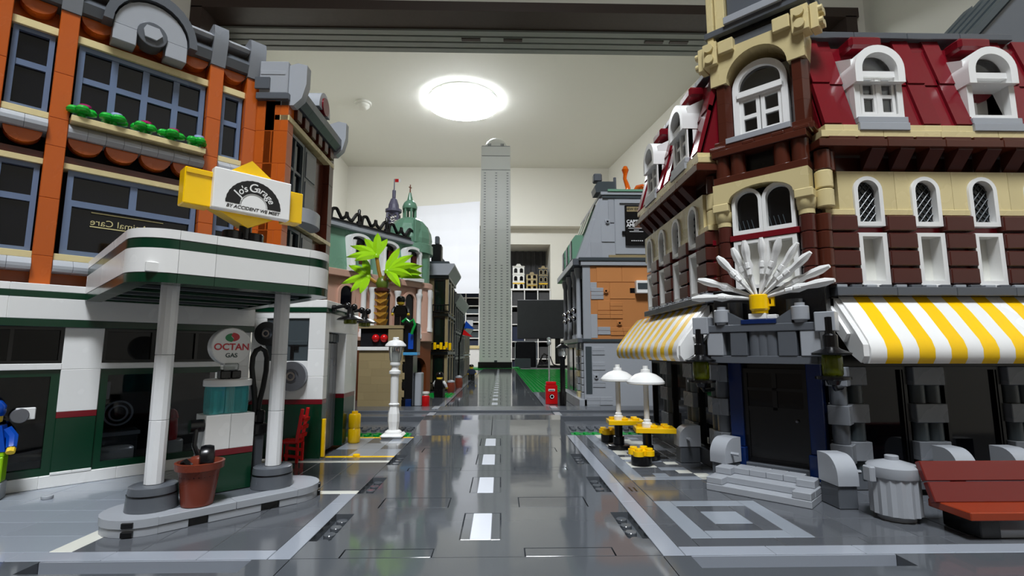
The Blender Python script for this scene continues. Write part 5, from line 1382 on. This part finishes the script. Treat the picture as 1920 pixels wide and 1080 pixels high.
# ---- second and third houses of the left row
def row_house(name, label, x1, y0, y1, x0, ztop, mats, levels, detail=True):
    t = thing(name, label, 'toy building', (x0+x1)/2, (y0+y1)/2, 0)
    Ff = Fr(t, 0, y0, .005, 0); Fs = Fr(t, x1, 0, .005, 90)
    wall, trim, dark = mats
    Ff.box('house_body', wall, x0, x1-.6, .3, y1-y0, 0, ztop, 0)
    h = ztop/levels
    for l in range(levels):
        z = l*h
        Ff.box('floor_band', trim, x0-.2, x1+.3, -.3, .6, z+h-.7, z+h, .05); Fs.box('side_band', trim, y0+.6, y1, -.3, .6, z+h-.7, z+h, .05)
        o = Ff.mb('window', MB().ring(rect(-1.3, 1.3, 0, h-1.4), rect(-1.0, 1.0, .3, h-1.7), -.3, .3), dark, x1-1.8, 0, z+.5)
        sub(o, 'pane', MB().box(-1.0, 1.0, -.05, .05, .3, h-1.7).mesh('dgreen_glass'))
        n = max(2, int((y1-y0)/6)); L = (y1-y0)/n
        for k in range(n):
            Fs.box('pilaster', wall, y0+k*L, y0+k*L+1.6, -.15, .6, z, z+h-.7, .04)
            o = Fs.mb('window', MB().ring(rect(-1.5, 1.5, 0, h-1.6), rect(-1.15, 1.15, .3, h-1.9), -.1, .4), trim, y0+k*L+L/2+.8, 0, z+.4)
            sub(o, 'pane', MB().box(-1.15, 1.15, .1, .2, .3, h-1.9).mesh('dgreen_glass'))
            Fs.box('side_wall', wall, y0+k*L+1.6, y0+(k+1)*L, .42, .6, z, z+h-.7, 0)
        if detail:
            Ff.box('balcony_slab', 'black', x1-3.4, x1+.6, -1.4, -.3, z+.1, z+.4, .04)
            for q in range(6): Ff.box('baluster', 'black', x1-3.3+q*.75, x1-3.1+q*.75, -1.3, -1.1, z+.4, z+1.7, .03)
            Ff.box('balcony_rail', 'black', x1-3.4, x1+.6, -1.4, -1.1, z+1.7, z+1.95, .04)
    Ff.mb('crown_slope', MB().prism([(x0-.2, ztop), (x1+.2, ztop), (x1+1.6, ztop+2.2), (x1+1.6, ztop+2.7), (x0-.2, ztop+2.7)], -1, y1-y0), 'lgrey')
    Ff.box('crown_ledge', trim, x0, x1+.3, -.6, y1-y0, ztop+2.7, ztop+3.3, .05)
    return t, Ff, Fs
t, Ff, Fs = row_house('black_balcony_house', 'narrow toy house with dark green windows and black balconies beyond the pink restaurant', -11.4, 117, 136, -16.2, 26.5, ('dtan', 'slate', 'black'), 3)
Ff.mb('clock_disc', MB().cyl(0, 0, -.5, -.2, .8, 20, 'y'), 'white', -12.9, -.2, 27.9, True); Ff.box('roof_turret', 'black', -15.4, -13, 0, 3, 29.8, 34, .2); Ff.box('roof_turret', 'dgrey', -14.6, -13.6, .2, 2, 34, 36, .2)
Ff.mb('bay_dome', MB().lathe(0, 0, [(1.7, 29.8), (1.5, 30.9), (.8, 31.7), (.2, 32.1)], 14), 'slate', -14.2, 5, 0, True)
yl = thing('yellow_sign', 'small stepped yellow shop sign on the black balcony house', 'sign', -11.6, 115.2, 9.2)
f = Fr(yl, -1.4, 115.4, .1, 0)
for k, (x, z, h) in enumerate(((-12.8, 9.2, 1.6), (-12.1, 9.5, .8), (-11.4, 9.2, 1.6), (-10.6, 9.2, .8), (-10.2, 9.6, 1.3), (-9.4, 9.1, 1.6))): f.box('sign_block', 'yellow', x, x+.62, -.4, .08, z, z+h, .05)
row_house('dark_terrace_house', 'dark grey toy house with a sloping crown, farther down the far street', -11.6, 139, 176, -20, 22, ('slate', 'dgrey', 'black'), 3, False)
row_house('grey_terrace_house', 'small grey toy house at the far end of the street row', -12, 180, 214, -20, 16, ('dtan', 'lgrey', 'black'), 2, False)
fg = thing('street_flag', 'red white and blue pennants on a leaning dark pole above the street', 'flag', -9.8, 131, 0.01)
f = Fr(fg, 0, 131, 0.01, 0)
f.mb('flag_pole', MB().tube([(-9.8, 0, .02), (-9.6, 0, 11), (-8.3, 0, 16)], .22, 8), 'black', smooth=True)
f.mb('pennant', MB().prism([(-9.1, 13.2), (-6.2, 12.6), (-8.8, 14.8)], -.1, .1), 'red'); f.mb('pennant', MB().prism([(-8.6, 14.9), (-5.8, 14.6), (-8.0, 16.8)], -.1, .1), 'blue'); f.mb('pennant', MB().prism([(-8.0, 15.6), (-6.2, 15.4), (-6.2, 16.9), (-7.8, 17)], .12, .25), 'white')
for x, y, h in ((-10, 114, 2.6), (-9.3, 127, 3.0)):
    t = thing('round_barrel', 'small brown barrel in front of the black balcony house' if y < 118 else 'small brown barrel beside the street flag pole', 'barrel', x, y, .01)
    f = Fr(t, 0, 0, 0, 0, True)
    f.mb('barrel_body', MB().lathe(0, 0, [(.8, 0), (1.05, h*.4), (.85, h*.8)], 16), 'potbrown', smooth=True); f.mb('barrel_lid', MB().lathe(0, 0, [(.9, h*.8), (.9, h*.9), (.3, h)], 16), 'lgrey', smooth=True)
rc = thing('red_canister', 'red canister with pale cap beside the far road edge', 'canister', -10.35, 78.2, .01)
f = Fr(rc, 0, 0, 0, 0, True)
f.mb('canister_body', MB().lathe(0, 0, [(.55, 0), (.6, .08), (.6, 2.1), (.5, 2.2)], 18), 'red', smooth=True); f.mb('canister_cap', MB().lathe(0, 0, [(.4, 2.2), (.42, 2.45), (.55, 2.5), (.55, 2.75), (.3, 2.8)], 16), 'offwhite', smooth=True)

# sidewalks and plates of the far street
for s, lab in ((-1, 'dark grey far pavement with green studded strips under the left toy houses'), (1, 'dark grey far pavement and green plate beside the grey museum')):
    t = thing('far_pavement', lab, 'paving', s*20, 150, -1.2)
    f = Fr(t)
    x0, x1 = mir(s, 8.1, 60)
    f.box('pavement_slab', 'paving', x0, x1, 76.02, 112.9 if s > 0 else 249, -1.2, 0, .03)
    a, bb = mir(s, 8.1, 9.1); f.box('pavement_edge', 'roadlight', a, bb, 76.1, 112.5 if s > 0 else 249, 0, .012, 0)
    b = MB()
    if s > 0:
        f.box('green_plate', 'green', 8.1, 60, 113, 267.9, -1.2, -.2, .03)
        for i in range(26):
            for j in range(150): b.cyl(8.7+i, 113.5+j, -.2, .0, .3, 6)
        o = f.mb('green_studs', b, 'green'); o['kind'] = 'stuff'
    else:
        f.box('green_plate', 'green', -13.8, -8.5, 101, 108.5, 0, .12, .02)
        for i in range(5):
            for j in range(7): b.cyl(-13.3+i, 101.5+j, .12, .3, .3, 6)
        o = f.mb('green_studs', b, 'green'); o['kind'] = 'stuff'

# ---- the white skyscraper
sk = thing('white_skyscraper', 'tall plain white toy skyscraper with dotted window columns and domed top', 'toy skyscraper', -2, 291, -.8)
f = Fr(sk, -2, 282, 0, 0)
f.box('green_plate', 'green', -16, 14, -13.5, 28, -1.2, -.2, .05)
b = MB()
for i in range(30):
    for j in range(13): b.cyl(-15.5+i, -13+j, -.2, 0, .3, 6)
o = f.mb('green_studs', b, 'green'); o['kind'] = 'stuff'
f.box('dark_foot', 'black', -9.4, 9.4, -.2, 18, -.2, 3.2, .05)
zs = [3.2, 28, 53, 78, 103, 114, 122.5, 128.5]; half = [8.75, 8.7, 8.65, 8.6, 8.55, 8.5, 8.45]
for i in range(7): f.box('shaft_block', 'towerwhite', -half[i], half[i], .05*i, 17, zs[i], zs[i+1]-.35 if i > 3 else zs[i+1], .05)
f.box('shaft_core', 'slate', -8.2, 8.2, .5, 16.5, 3.2, 128.5, 0)
f.mb('crown_dome', MB().lathe(0, 8, [(7.0, 128.5), (7.0, 131), (6.4, 131.2), (5.8, 133), (4.2, 134.6), (2, 135.4), (.2, 135.6)], 28), 'towerwhite', smooth=True)
b = MB()
for k in range(12): b.box(-4.6+k*.8, -4.2+k*.8, 1.6, 2.0, 129, 130.4)
f.mb('crown_slots', b, 'slate')
b = MB()
for x, z1 in ((-6.3, 112), (-3.2, 58), (.2, 112), (3.5, 58), (6.8, 112)):
    z = 6.0
    while z < z1:
        for d in (-.45, .15): b.box(x+d, x+d+.36, -.06, .04, z, z+.55)
        z += 1.6
o = f.mb('window_dots', b, 'slate'); o['kind'] = 'stuff'
f.box('entrance_block', 'slate', -.4, 1.2, -.4, .2, 3.2, 4.2, .05)

# ================================================================== the grey museum, right of the far street
mu = thing('grey_museum', 'tall light grey toy museum with exposed orange brick side wall and a black poster', 'toy building', 22, 84, 0)
M = Fr(mu, 0, 78, .005, 0); Ms = Fr(mu, 13.8, 0, .005, -90)
M.box('museum_body', 'lgrey', 14.6, 36, .6, 24, 0, 23.4, 0)
M.box('grey_slab', 'lgrey', 13.8, 36, 0, .6, 0, 10.3, .0)
M.box('dark_strip', 'slate', 14.05, 15.0, -.05, .1, 2.4, 9.6, .02)
def brickpatch(x0, y0, rows, mat='lgrey', L=2.0):
    for r, (a, n) in enumerate(rows):
        for k in range(n): M.box('brick', mat, x0+a+k*L+.02, x0+a+(k+1)*L-.02, -.1, .1, y0+r*.62+.02, y0+r*.62+.6, .03)
brickpatch(15.05, 8.3, ((0, 1), (0, 1))); brickpatch(15.05, 6.0, ((0, 1), (0, 1))); brickpatch(15.05, 3.4, ((0, 1), (0, 1))); brickpatch(14.1, .1, ((0, 1), (0, 2), (0, 2)))
for x, z in ((15.6, 5.0), (17.4, 18.2), (19.4, 13.2), (17.9, 29.3)):
    M.box('stud_mount', 'lgrey' if z > 25 or z < 9 else 'nougat', x-.42, x+.42, -.12, .1, z-.42, z+.42, .04); M.mb('hollow_stud', MB().ring(ci(.3, 14), ci(.17, 14), -.35, -.12), 'lgrey' if z > 25 or z < 9 else 'nougat', x, 0, z, True); M.mb('stud_hole', MB().cyl(0, 0, -.16, -.1, .18, 12, 'y'), 'black', x, 0, z, True)
M.box('dark_course', 'slate', 13.6, 36, -.2, .6, 10.3, 10.75, .03)
M.box('orange_wall', 'nougat', 15.0, 36, .02, .6, 10.75, 22.2, .0)
M.box('grey_quoin', 'lgrey', 13.8, 15.0, -.05, .6, 10.75, 22.4, .04); M.box('grey_patch', 'lgrey', 15.0, 16.0, -.02, .3, 10.9, 14.6, .03); M.box('grey_patch', 'lgrey', 15.0, 16.0, -.02, .3, 18.2, 19.6, .03)
brickpatch(15.05, 16.9, ((0, 1), (0, 1), (0, 1)), 'lgrey'); brickpatch(16.0, 11.4, ((0, 1), (0, 1))); brickpatch(16.0, 13.9, ((0, 2), (0, 2)), 'nougat'); brickpatch(18.0, 15.2, ((0, 1), (0, 1)), 'nougat'); brickpatch(17.9, 11.3, ((.1, 2), (0, 2)), 'nougat')
for x0, x1, z0, z1 in ((16.0, 20, 19.65, 22.1), (20, 24, 19.65, 22.1), (16, 18, 18.1, 19.6), (18, 22, 17.0, 19.6), (16.05, 18, 15.2, 16.8)): M.box('orange_panel', 'nougat', x0+.02, x1-.02, -.06, .1, z0, z1-.03, .03)
M.box('brick_hole', 'black', 21.2, 22.0, -.08, .1, 17.9, 18.7, .02)
M.box('vent_box', 'white', 22.0, 24.2, -1.0, 0, 17.8, 19.8, .06); M.box('vent_grille', 'slate', 22.2, 24.0, -1.05, -.95, 18.4, 19.4, .03)
M.box('grey_course', 'lgrey', 13.5, 36, -.35, .6, 22.25, 22.95, .04); M.box('dark_course', 'slate', 13.2, 36, -.5, .6, 22.95, 23.5, .04); M.box('tan_course', 'dtan', 18, 36, -.2, .6, 23.5, 23.95, .03)
# mansard storey
M.mb('attic_wall', MB().prism([(14.2, 23.5), (17.0, 33.2), (36, 33.2), (36, 23.5)], .05, 20), 'lgrey')
for poly in ([(15.2, 23.55), (15.2, 26), (17.0, 26), (17.0, 23.55)], [(16.9, 26.1), (16.9, 29.0), (19.0, 29.0), (19.0, 26.1)]): M.mb('grey_panel', MB().prism(poly, -.08, .1), 'lgrey')
M.box('grey_panel', 'lgrey', 18.1, 19.0, -.1, .1, 29.2, 33, .03)
M.mb('panel_frame', MB().ring(rect(19.1, 36, 24.1, 33.0), rect(19.9, 35, 24.9, 32.4), -.2, .1), 'lgrey')
M.box('roof_band', 'slate', 17.2, 36, -.2, 20, 33.2, 33.7, .03); M.box('roof_band', 'lgrey', 16.9, 36, -.35, 20, 33.7, 34.2, .03); M.box('green_gutter', 'sandgreen', 18, 36, -.5, 20, 34.2, 34.6, .04)
M.mb('chimney_base', MB().prism([(16.2, 34.2), (16.0, 35.2), (16.6, 36.0), (19.3, 36.0), (19.3, 34.2)], 0, 3), 'slate'); M.box('chimney_cap', 'dgrey', 16.0, 17.4, .6, 2, 36.2, 37.6, .2); M.mb('chimney_pipe', MB().cyl(0, 0, 34.2, 36.8, .25, 10), 'dgrey', 19.4, .5, 0)
# poster
po = M.mb('poster_board', MB().box(20.7, 24.6, -.32, -.02, 25.5, 32.0, .06), 'black')
sub(po, 'poster_header', MB().box(21.0, 24.2, -.345, -.3, 30.95, 31.75).mesh('dtan'))
plastic('print_white', (235, 235, 235), .4, 0)
M.put('poster_lettering', textmesh('NEW EXHIBIT', .55, 'print_black', .006, bold=.01), 22.5, -.36, 31.35, (90, 0, 0))
M.put('poster_lettering', textmesh('CAPTAIN', .74, 'print_white', .006, bold=.02), 22.45, -.34, 29.3, (90, 0, 0)); M.put('poster_lettering', textmesh('AMERICA', .74, 'print_white', .006, bold=.02), 22.45, -.34, 28.7, (90, 0, 0))
for z, w in ((28.2, 1.3), (27.9, .4), (27.65, 1.1)): M.box('poster_rule', 'print_white', 22.45-w, 22.45+w, -.345, -.31, z, z+.08, 0)
for k in range(6): M.box('poster_rule', 'print_white', 21.6+k*.33, 21.8+k*.33, -.345, -.31, 26.15, 26.28, 0)
M.box('poster_clip', 'black', 20.2, 20.75, -.3, 0, 27.3, 27.8, .04)
# street front of the museum (faces the road): stacked grey courses and pipes
for k in range(9): Ms.box('front_block', 'lgrey', -80.4, -78.9, -.25, .6, .4+1.1*k, 1.4+1.1*k, .08)
for k in range(9): Ms.box('front_block', 'tan' if k % 3 == 1 else 'lgrey', -84, -82.2, -.35, .6, .4+1.1*k, 1.4+1.1*k, .08)
Ms.box('front_wall', 'slate', -100, -78.1, .3, .8, 0, 22.3, 0); Ms.box('front_plinth', 'lgrey', -100, -78.0, -.8, .4, 0, 1.6, .06)
for u in (-80, -84, -90, -96): Ms.mb('front_column', MB().lathe(0, 0, [(.5, 10.8), (.5, 11.4), (.36, 11.6), (.36, 20.6), (.5, 21), (.6, 21.6), (.6, 22.2)], 14), 'lgrey', u, -.4, 0, True)
for u in (-82, -87, -93): Ms.mb('chrome_lamp', MB().ball((u, -.9, 15.4), .5, 12), 'chrome', smooth=True); Ms.mb('chrome_lamp', MB().ball((u, -.9, 14.2), .42, 12), 'chrome', smooth=True)
for u0, u1 in ((-83.4, -80.6), (-89, -85), (-95, -91)): Ms.box('front_window', 'dark_glass', u0, u1, .1, .35, 11.5, 20.5, .03); Ms.box('front_window', 'dark_glass', u0, u1, .1, .35, 2.0, 9.5, .03)
Ms.box('front_band', 'dgrey', -100, -78, -.9, .6, 10.2, 10.9, .05); Ms.box('front_band', 'dgrey', -100, -78, -1.5, .6, 22.3, 23.4, .08)
Ms.mb('front_roof', MB().prism([(-.9, 23.4), (2.9, 33.2), (3.4, 33.2), (3.4, 23.4)], -98, -78.2, 'x'), 'lgrey')
for u in (-82, -87, -92):
    Ms.mb('green_dormer', MB().prism([(-1.2, 23.4), (-1.2, 27), (-.6, 27.8), (2.4, 27.8), (2.4, 23.4)], u-1.3, u+1.3, 'x'), 'sandgreen'); Ms.box('dormer_dark', 'black', u-1, u+1, -1.3, -1.18, 23.8, 26.8, .03)
    Ms.mb('glass_roof', MB().prism([(.6, 28), (2.5, 32.8), (2.7, 32.8), (.8, 28)], u-1.8, u+1.8, 'x'), 'pane_green')

# flame-like transparent orange creature on the roof
og = thing('orange_creature', 'transparent orange tentacled toy creature on the grey museum roof', 'toy creature', 21.5, 79.5, 34.6)
f = Fr(og, 0, 0, 0, 0, True)
f.mb('tentacle', MB().tube([(0, 0, .0), (.3, 0, .8), (.1, .1, 1.6), (-.2, 0, 2.4), (-.1, 0, 3.2), (-.1, 0, 3.9), (-.05, 0, 4.5)], .4, 10, (.55, .42, .36, .3, .34, .6, .3)), 'orangeglass', smooth=True)
for s, a in ((1, 1.5), (1, 3.2)): f.mb('petal_arm', MB().tube([(.6+a*.4, 0, .2), (1.2+a*.4, -.1, .9), (1.8+a*.55, -.2, 1.1), (2.4+a*.6, -.2, .7)], .3, 8, (.2, .45, .4, .1)), 'orangeglass', smooth=True)

# black street lamp, red machine and sign pole
bl = thing('black_street_lamp', 'black toy street lamp with clear lens beside the grey museum', 'street lamp', 10.5, 78.2, .01)
f = Fr(bl, 0, 0, 0, 0, True)
f.mb('lamp_pole', MB().lathe(0, 0, [(.75, 0), (.75, .3), (.5, .5), (.55, 2.6), (.4, 2.8), (.4, 7.6), (.55, 7.8), (.55, 8.1)], 14), 'black', smooth=True)
f.mb('lamp_lens', MB().lathe(0, 0, [(.55, 8.1), (.7, 8.3), (.7, 9.2), (.6, 9.3)], 16), 'clearglass', smooth=True); f.mb('lamp_hat', MB().lathe(0, 0, [(1.0, 9.3), (1.05, 9.4), (.6, 9.8), (.25, 9.95), (.25, 10.2)], 18), 'black', smooth=True)
rm = thing('red_machine', 'red drinks machine with white print at the far road edge', 'machine', 9.6, 87.0, .01)
f = Fr(rm, 0, 0, 0, 0, True)
f.box('machine_body', 'red', -1.0, 1.0, -.7, .9, 0, 3.2, .08); f.box('machine_top', 'red', -.9, .8, -.6, .8, 3.2, 3.75, .1)
f.box('machine_slot', 'white', -.55, .55, -.76, -.7, 2.2, 2.55, .02); f.box('slot_dark', 'black', -.45, .45, -.78, -.7, 2.3, 2.42, .01)
f.mb('machine_dial', MB().cyl(0, 0, -.76, -.68, .42, 18, 'y'), 'black', 0, 0, 1.3, True); f.mb('dial_print', MB().ring(ci(.34, 16), ci(.24, 16), -.78, -.7), 'white', .05, 0, 1.3, True)
pl = thing('clear_pole', 'thin transparent pole rising behind the red drinks machine', 'pole', 9.6, 90.5, .01)
f = Fr(pl, 0, 0, 0, 0, True)
f.mb('pole_rod', MB().cyl(0, 0, 0, 10.6, .16, 10), 'clearglass', smooth=True)
for z in (10.3, 11.0): f.mb('pole_knob', MB().ball((0, 0, z), .4, 12), 'clearglass', smooth=True)

# the roof seen above the hotel at the picture's edge
nb = thing('grey_roofed_house', 'dark grey ribbed toy roof showing above the hotel ridge', 'toy building', 54, 50, 0)
N = Fr(nb, 0, 47, .005, 0)
N.box('house_body', 'slate', 46, 62, 0, 10, 0, 34, 0)
for k in range(5): N.mb('roof_slat', MB().prism([(44.5, 35.5+.0), (58, 49.5), (58, 50.4), (44.5, 36.4)], k*2.0, k*2.0+1.2), 'slate')
N.mb('roof_core', MB().prism([(45, 34), (45, 35.6), (57.5, 48.6), (62, 48.6), (62, 34)], .4, 9.6), 'dgrey')

# ================================================================== things at the far wall
# hanging sheet
hs = thing('hanging_sheet', 'creased white cotton sheet hanging on the far wall', 'sheet', -53, BACK_Y-13, 115)
f = Fr(hs, 0, BACK_Y-12.6, 0, 0)
b = MB(); nx, nz = 48, 60; x0, x1, z0, z1 = -88, -21, 68.5, 166
vs = []
for j in range(nz+1):
    for i in range(nx+1):
        s, t = i/nx, j/nz; x = x0 + (x1-x0)*s; z = z0 + (z1-z0)*t + t*(-6.0*(1-s))
        fold = .35*abs(math.sin(s*math.pi*3)) + .35*abs(math.sin(t*math.pi*5.5+.4))
        vs.append((x, -1.2 - fold - .5*math.sin(6*s+2*t) - .25*math.sin(14*s-5*t), z))
k = len(vs); vs += [(x, y+.3, z) for x, y, z in vs]; fs = []
for j in range(nz):
    for i in range(nx):
        a = j*(nx+1)+i; fs.append((a, a+1, a+nx+2, a+nx+1)); fs.append((k+a, k+a+nx+1, k+a+nx+2, k+a+1))
b.add(vs, fs)
f.mb('cloth', b, 'sheet', smooth=True)
for x in (-80, -28): f.box('hanging_pin', 'silver', x-.6, x+.6, -.9, .6, 157, 159, .1)

# shelf unit below the niche
su = thing('cube_shelf', 'white grid shelf unit filled with drawers under the display niche', 'shelf', -3, BACK_Y+19, FLOOR_Z)
f = Fr(su, 0, BACK_Y, 0, 0)
X0, X1, ZB = SX0+.3, SX1-.3, FLOOR_Z+.05
f.box('top_board', 'white', X0, X1, -1, 37, 73.6, 75.4, .1)
xs = [X0, -50, -36, -22, -8, 2, 12.2, 26, 40, X1-1.0]
for x in xs: f.box('upright', 'white', x, x+1.0, -.5, 36, ZB, 73.6, .05)
zr = [56, 37, 19, 1, -18, -37, -56, -75]
for i in range(len(xs)-1):
    rows = zr if xs[i] > 5 else [65, 56.5, 48, 39.5, 31, 22.5, 14, 1, -18, -37, -56, -75]
    top = 73.6
    for z in rows:
        f.box('shelf_board', 'white', xs[i]+1, xs[i+1], 0, 36, z, z+1.0, .05)
        d = f.box('drawer', rnd.choice(('dark_room', 'curtain', 'slate', 'cloth_navy', 'curtain')), xs[i]+1.2, xs[i+1]-.2, 2.0, 20, z+1.05, z+1.05+(top-z-2)*rnd.choice((.75, .95, .98)), .2)
        top = z
f.box('back_board', 'curtain', X0, X1, 36.2, 37, ZB, 73.6, 0)
# niche
nc = thing('niche_curtain', 'dark grey pleated curtain at the back of the display niche', 'curtain', 20, BACK_Y+37, 75.5)
f = Fr(nc, 0, BACK_Y+36, 0, 0)
b = MB(); pts = [(x, .9*math.sin(x*.9)+.3*math.sin(x*2.3)) for x in [SX0+1 + k*.6 for k in range(int((SX1-SX0-2)/.6))]]
for k in range(len(pts)-1):
    (xa, ya), (xb, yb) = pts[k], pts[k+1]; b.add([(xa, ya, 75.5), (xb, yb, 75.5), (xb, yb, 122.8), (xa, ya, 122.8)], [(0, 1, 2, 3)])
f.mb('curtain_cloth', b, 'curtain', smooth=True)
def niche_house(x, w, h, mat, trim, label, arches=True):
    t = thing('display_house', label, 'toy building', x, BACK_Y+10, 75.42, group='toy houses displayed in the niche')
    f = Fr(t, 0, 0, 0, 0, True)
    f.box('house_body', mat, -w/2, w/2, .4, 10, 0, h, .1)
    fl = 3; fh = h/fl
    for l in range(fl):
        f.box('floor_band', trim, -w/2-.4, w/2+.4, -.3, .5, l*fh+fh-1, l*fh+fh, .1)
        n = 2
        for k in range(n):
            c = -w/2 + w*(k+.5)/n
            o = f.mb('window', MB().ring(arch(-w/5, w/5, 0, fh*.45, 8), arch(-w/5+.7, w/5-.7, .6, fh*.45, 8), 0, .4), trim, c, 0, l*fh+.6, True)
            sub(o, 'pane', MB().prism(arch(-w/5+.7, w/5-.7, .6, fh*.45, 8), .15, .3).mesh('dark_glass'))
    f.box('shop_band', 'yellow', -w/2, w/2, -1.0, 0, fh*.75, fh*1.0-1.1, .1)
    f.mb('gable', MB().prism([(-w/4, h), (w/4, h), (w/8, h+2.4), (-w/8, h+2.4)], 0, 2), trim)
    return t
niche_house(20.5, 12.5, 26, 'white', 'offwhite', 'white arcaded toy house beside the skyscraper, in the niche')
niche_house(35.0, 11.5, 17, 'tan', 'dtan', 'low tan toy house in the middle of the niche')
niche_house(47.3, 9.5, 24, 'slate', 'dtan', 'dark grey and tan toy house at the niche edge')

# monitor and desk things behind the green plate
mo = thing('monitor', 'black flat computer monitor turned away at the end of the table', 'monitor', 30, 332, -1.2)
f = Fr(mo, 30, 330, 0, 0)
f.box('monitor_shell', 'monitor', -18, 18, 0, 1.8, 17.3, 43, .4); f.box('monitor_bulge', 'monitor', -10, 10, 1.8, 4, 20, 38, .8)
f.box('monitor_neck', 'black', 7, 10.5, 1.9, 4, 1, 24, .3); f.box('monitor_foot', 'black', -6, 20, -3, 9, -1.19, .2, .3)
lt = thing('router_box', 'dark box with a silver rim standing beside the skyscraper foot', 'box', 17, 322, -1.2)
f = Fr(lt, 17, 320, -1.2, 0)
f.box('box_shell', 'dark_room', -6.6, 6.6, 0, 5, 0, 16.5, .9); f.mb('silver_rim', MB().ring([(-6.9, 0), (-6.9, 16.9), (6.9, 16.9), (6.9, 0)], [(-6.5, .4), (-6.5, 16.5), (6.5, 16.5), (6.5, .4)], -.2, .6), 'lgrey'); f.box('box_base', 'slate', -7, 3, -1.5, -.3, 0, 6, .2)
cb = thing('cable', 'thin black cable curling behind the monitor stand', 'cable', 28, 326, -1.2)
f = Fr(cb, 0, 326, -1.2, 0)
f.mb('cable_cord', MB().tube([(25, 0, .5), (26, 0, 4), (28, 0, 8), (30.5, 0, 8), (31, 0, 4), (29, 0, 2), (27, .5, 5), (29, 1, 9), (33, 1, 7), (35, 1, 2), (40, 1, .5)], .4, 7), 'rubber', smooth=True)
wd = thing('white_desk', 'white desk with a pale wooden edge against the far shelf', 'desk', -30, BACK_Y-20, FLOOR_Z)
f = Fr(wd, -30, BACK_Y-30, 0, 0)
f.box('desk_top', 'tan', -26, 18, 0, 22, 12, 15, .2); f.box('desk_panel', 'white', -26, 18, 1, 3, -30, 12, .2)
for x in (-25, 14): f.box('leg', 'white', x, x+3, 4, 20, FLOOR_Z+.05, 12, .2)
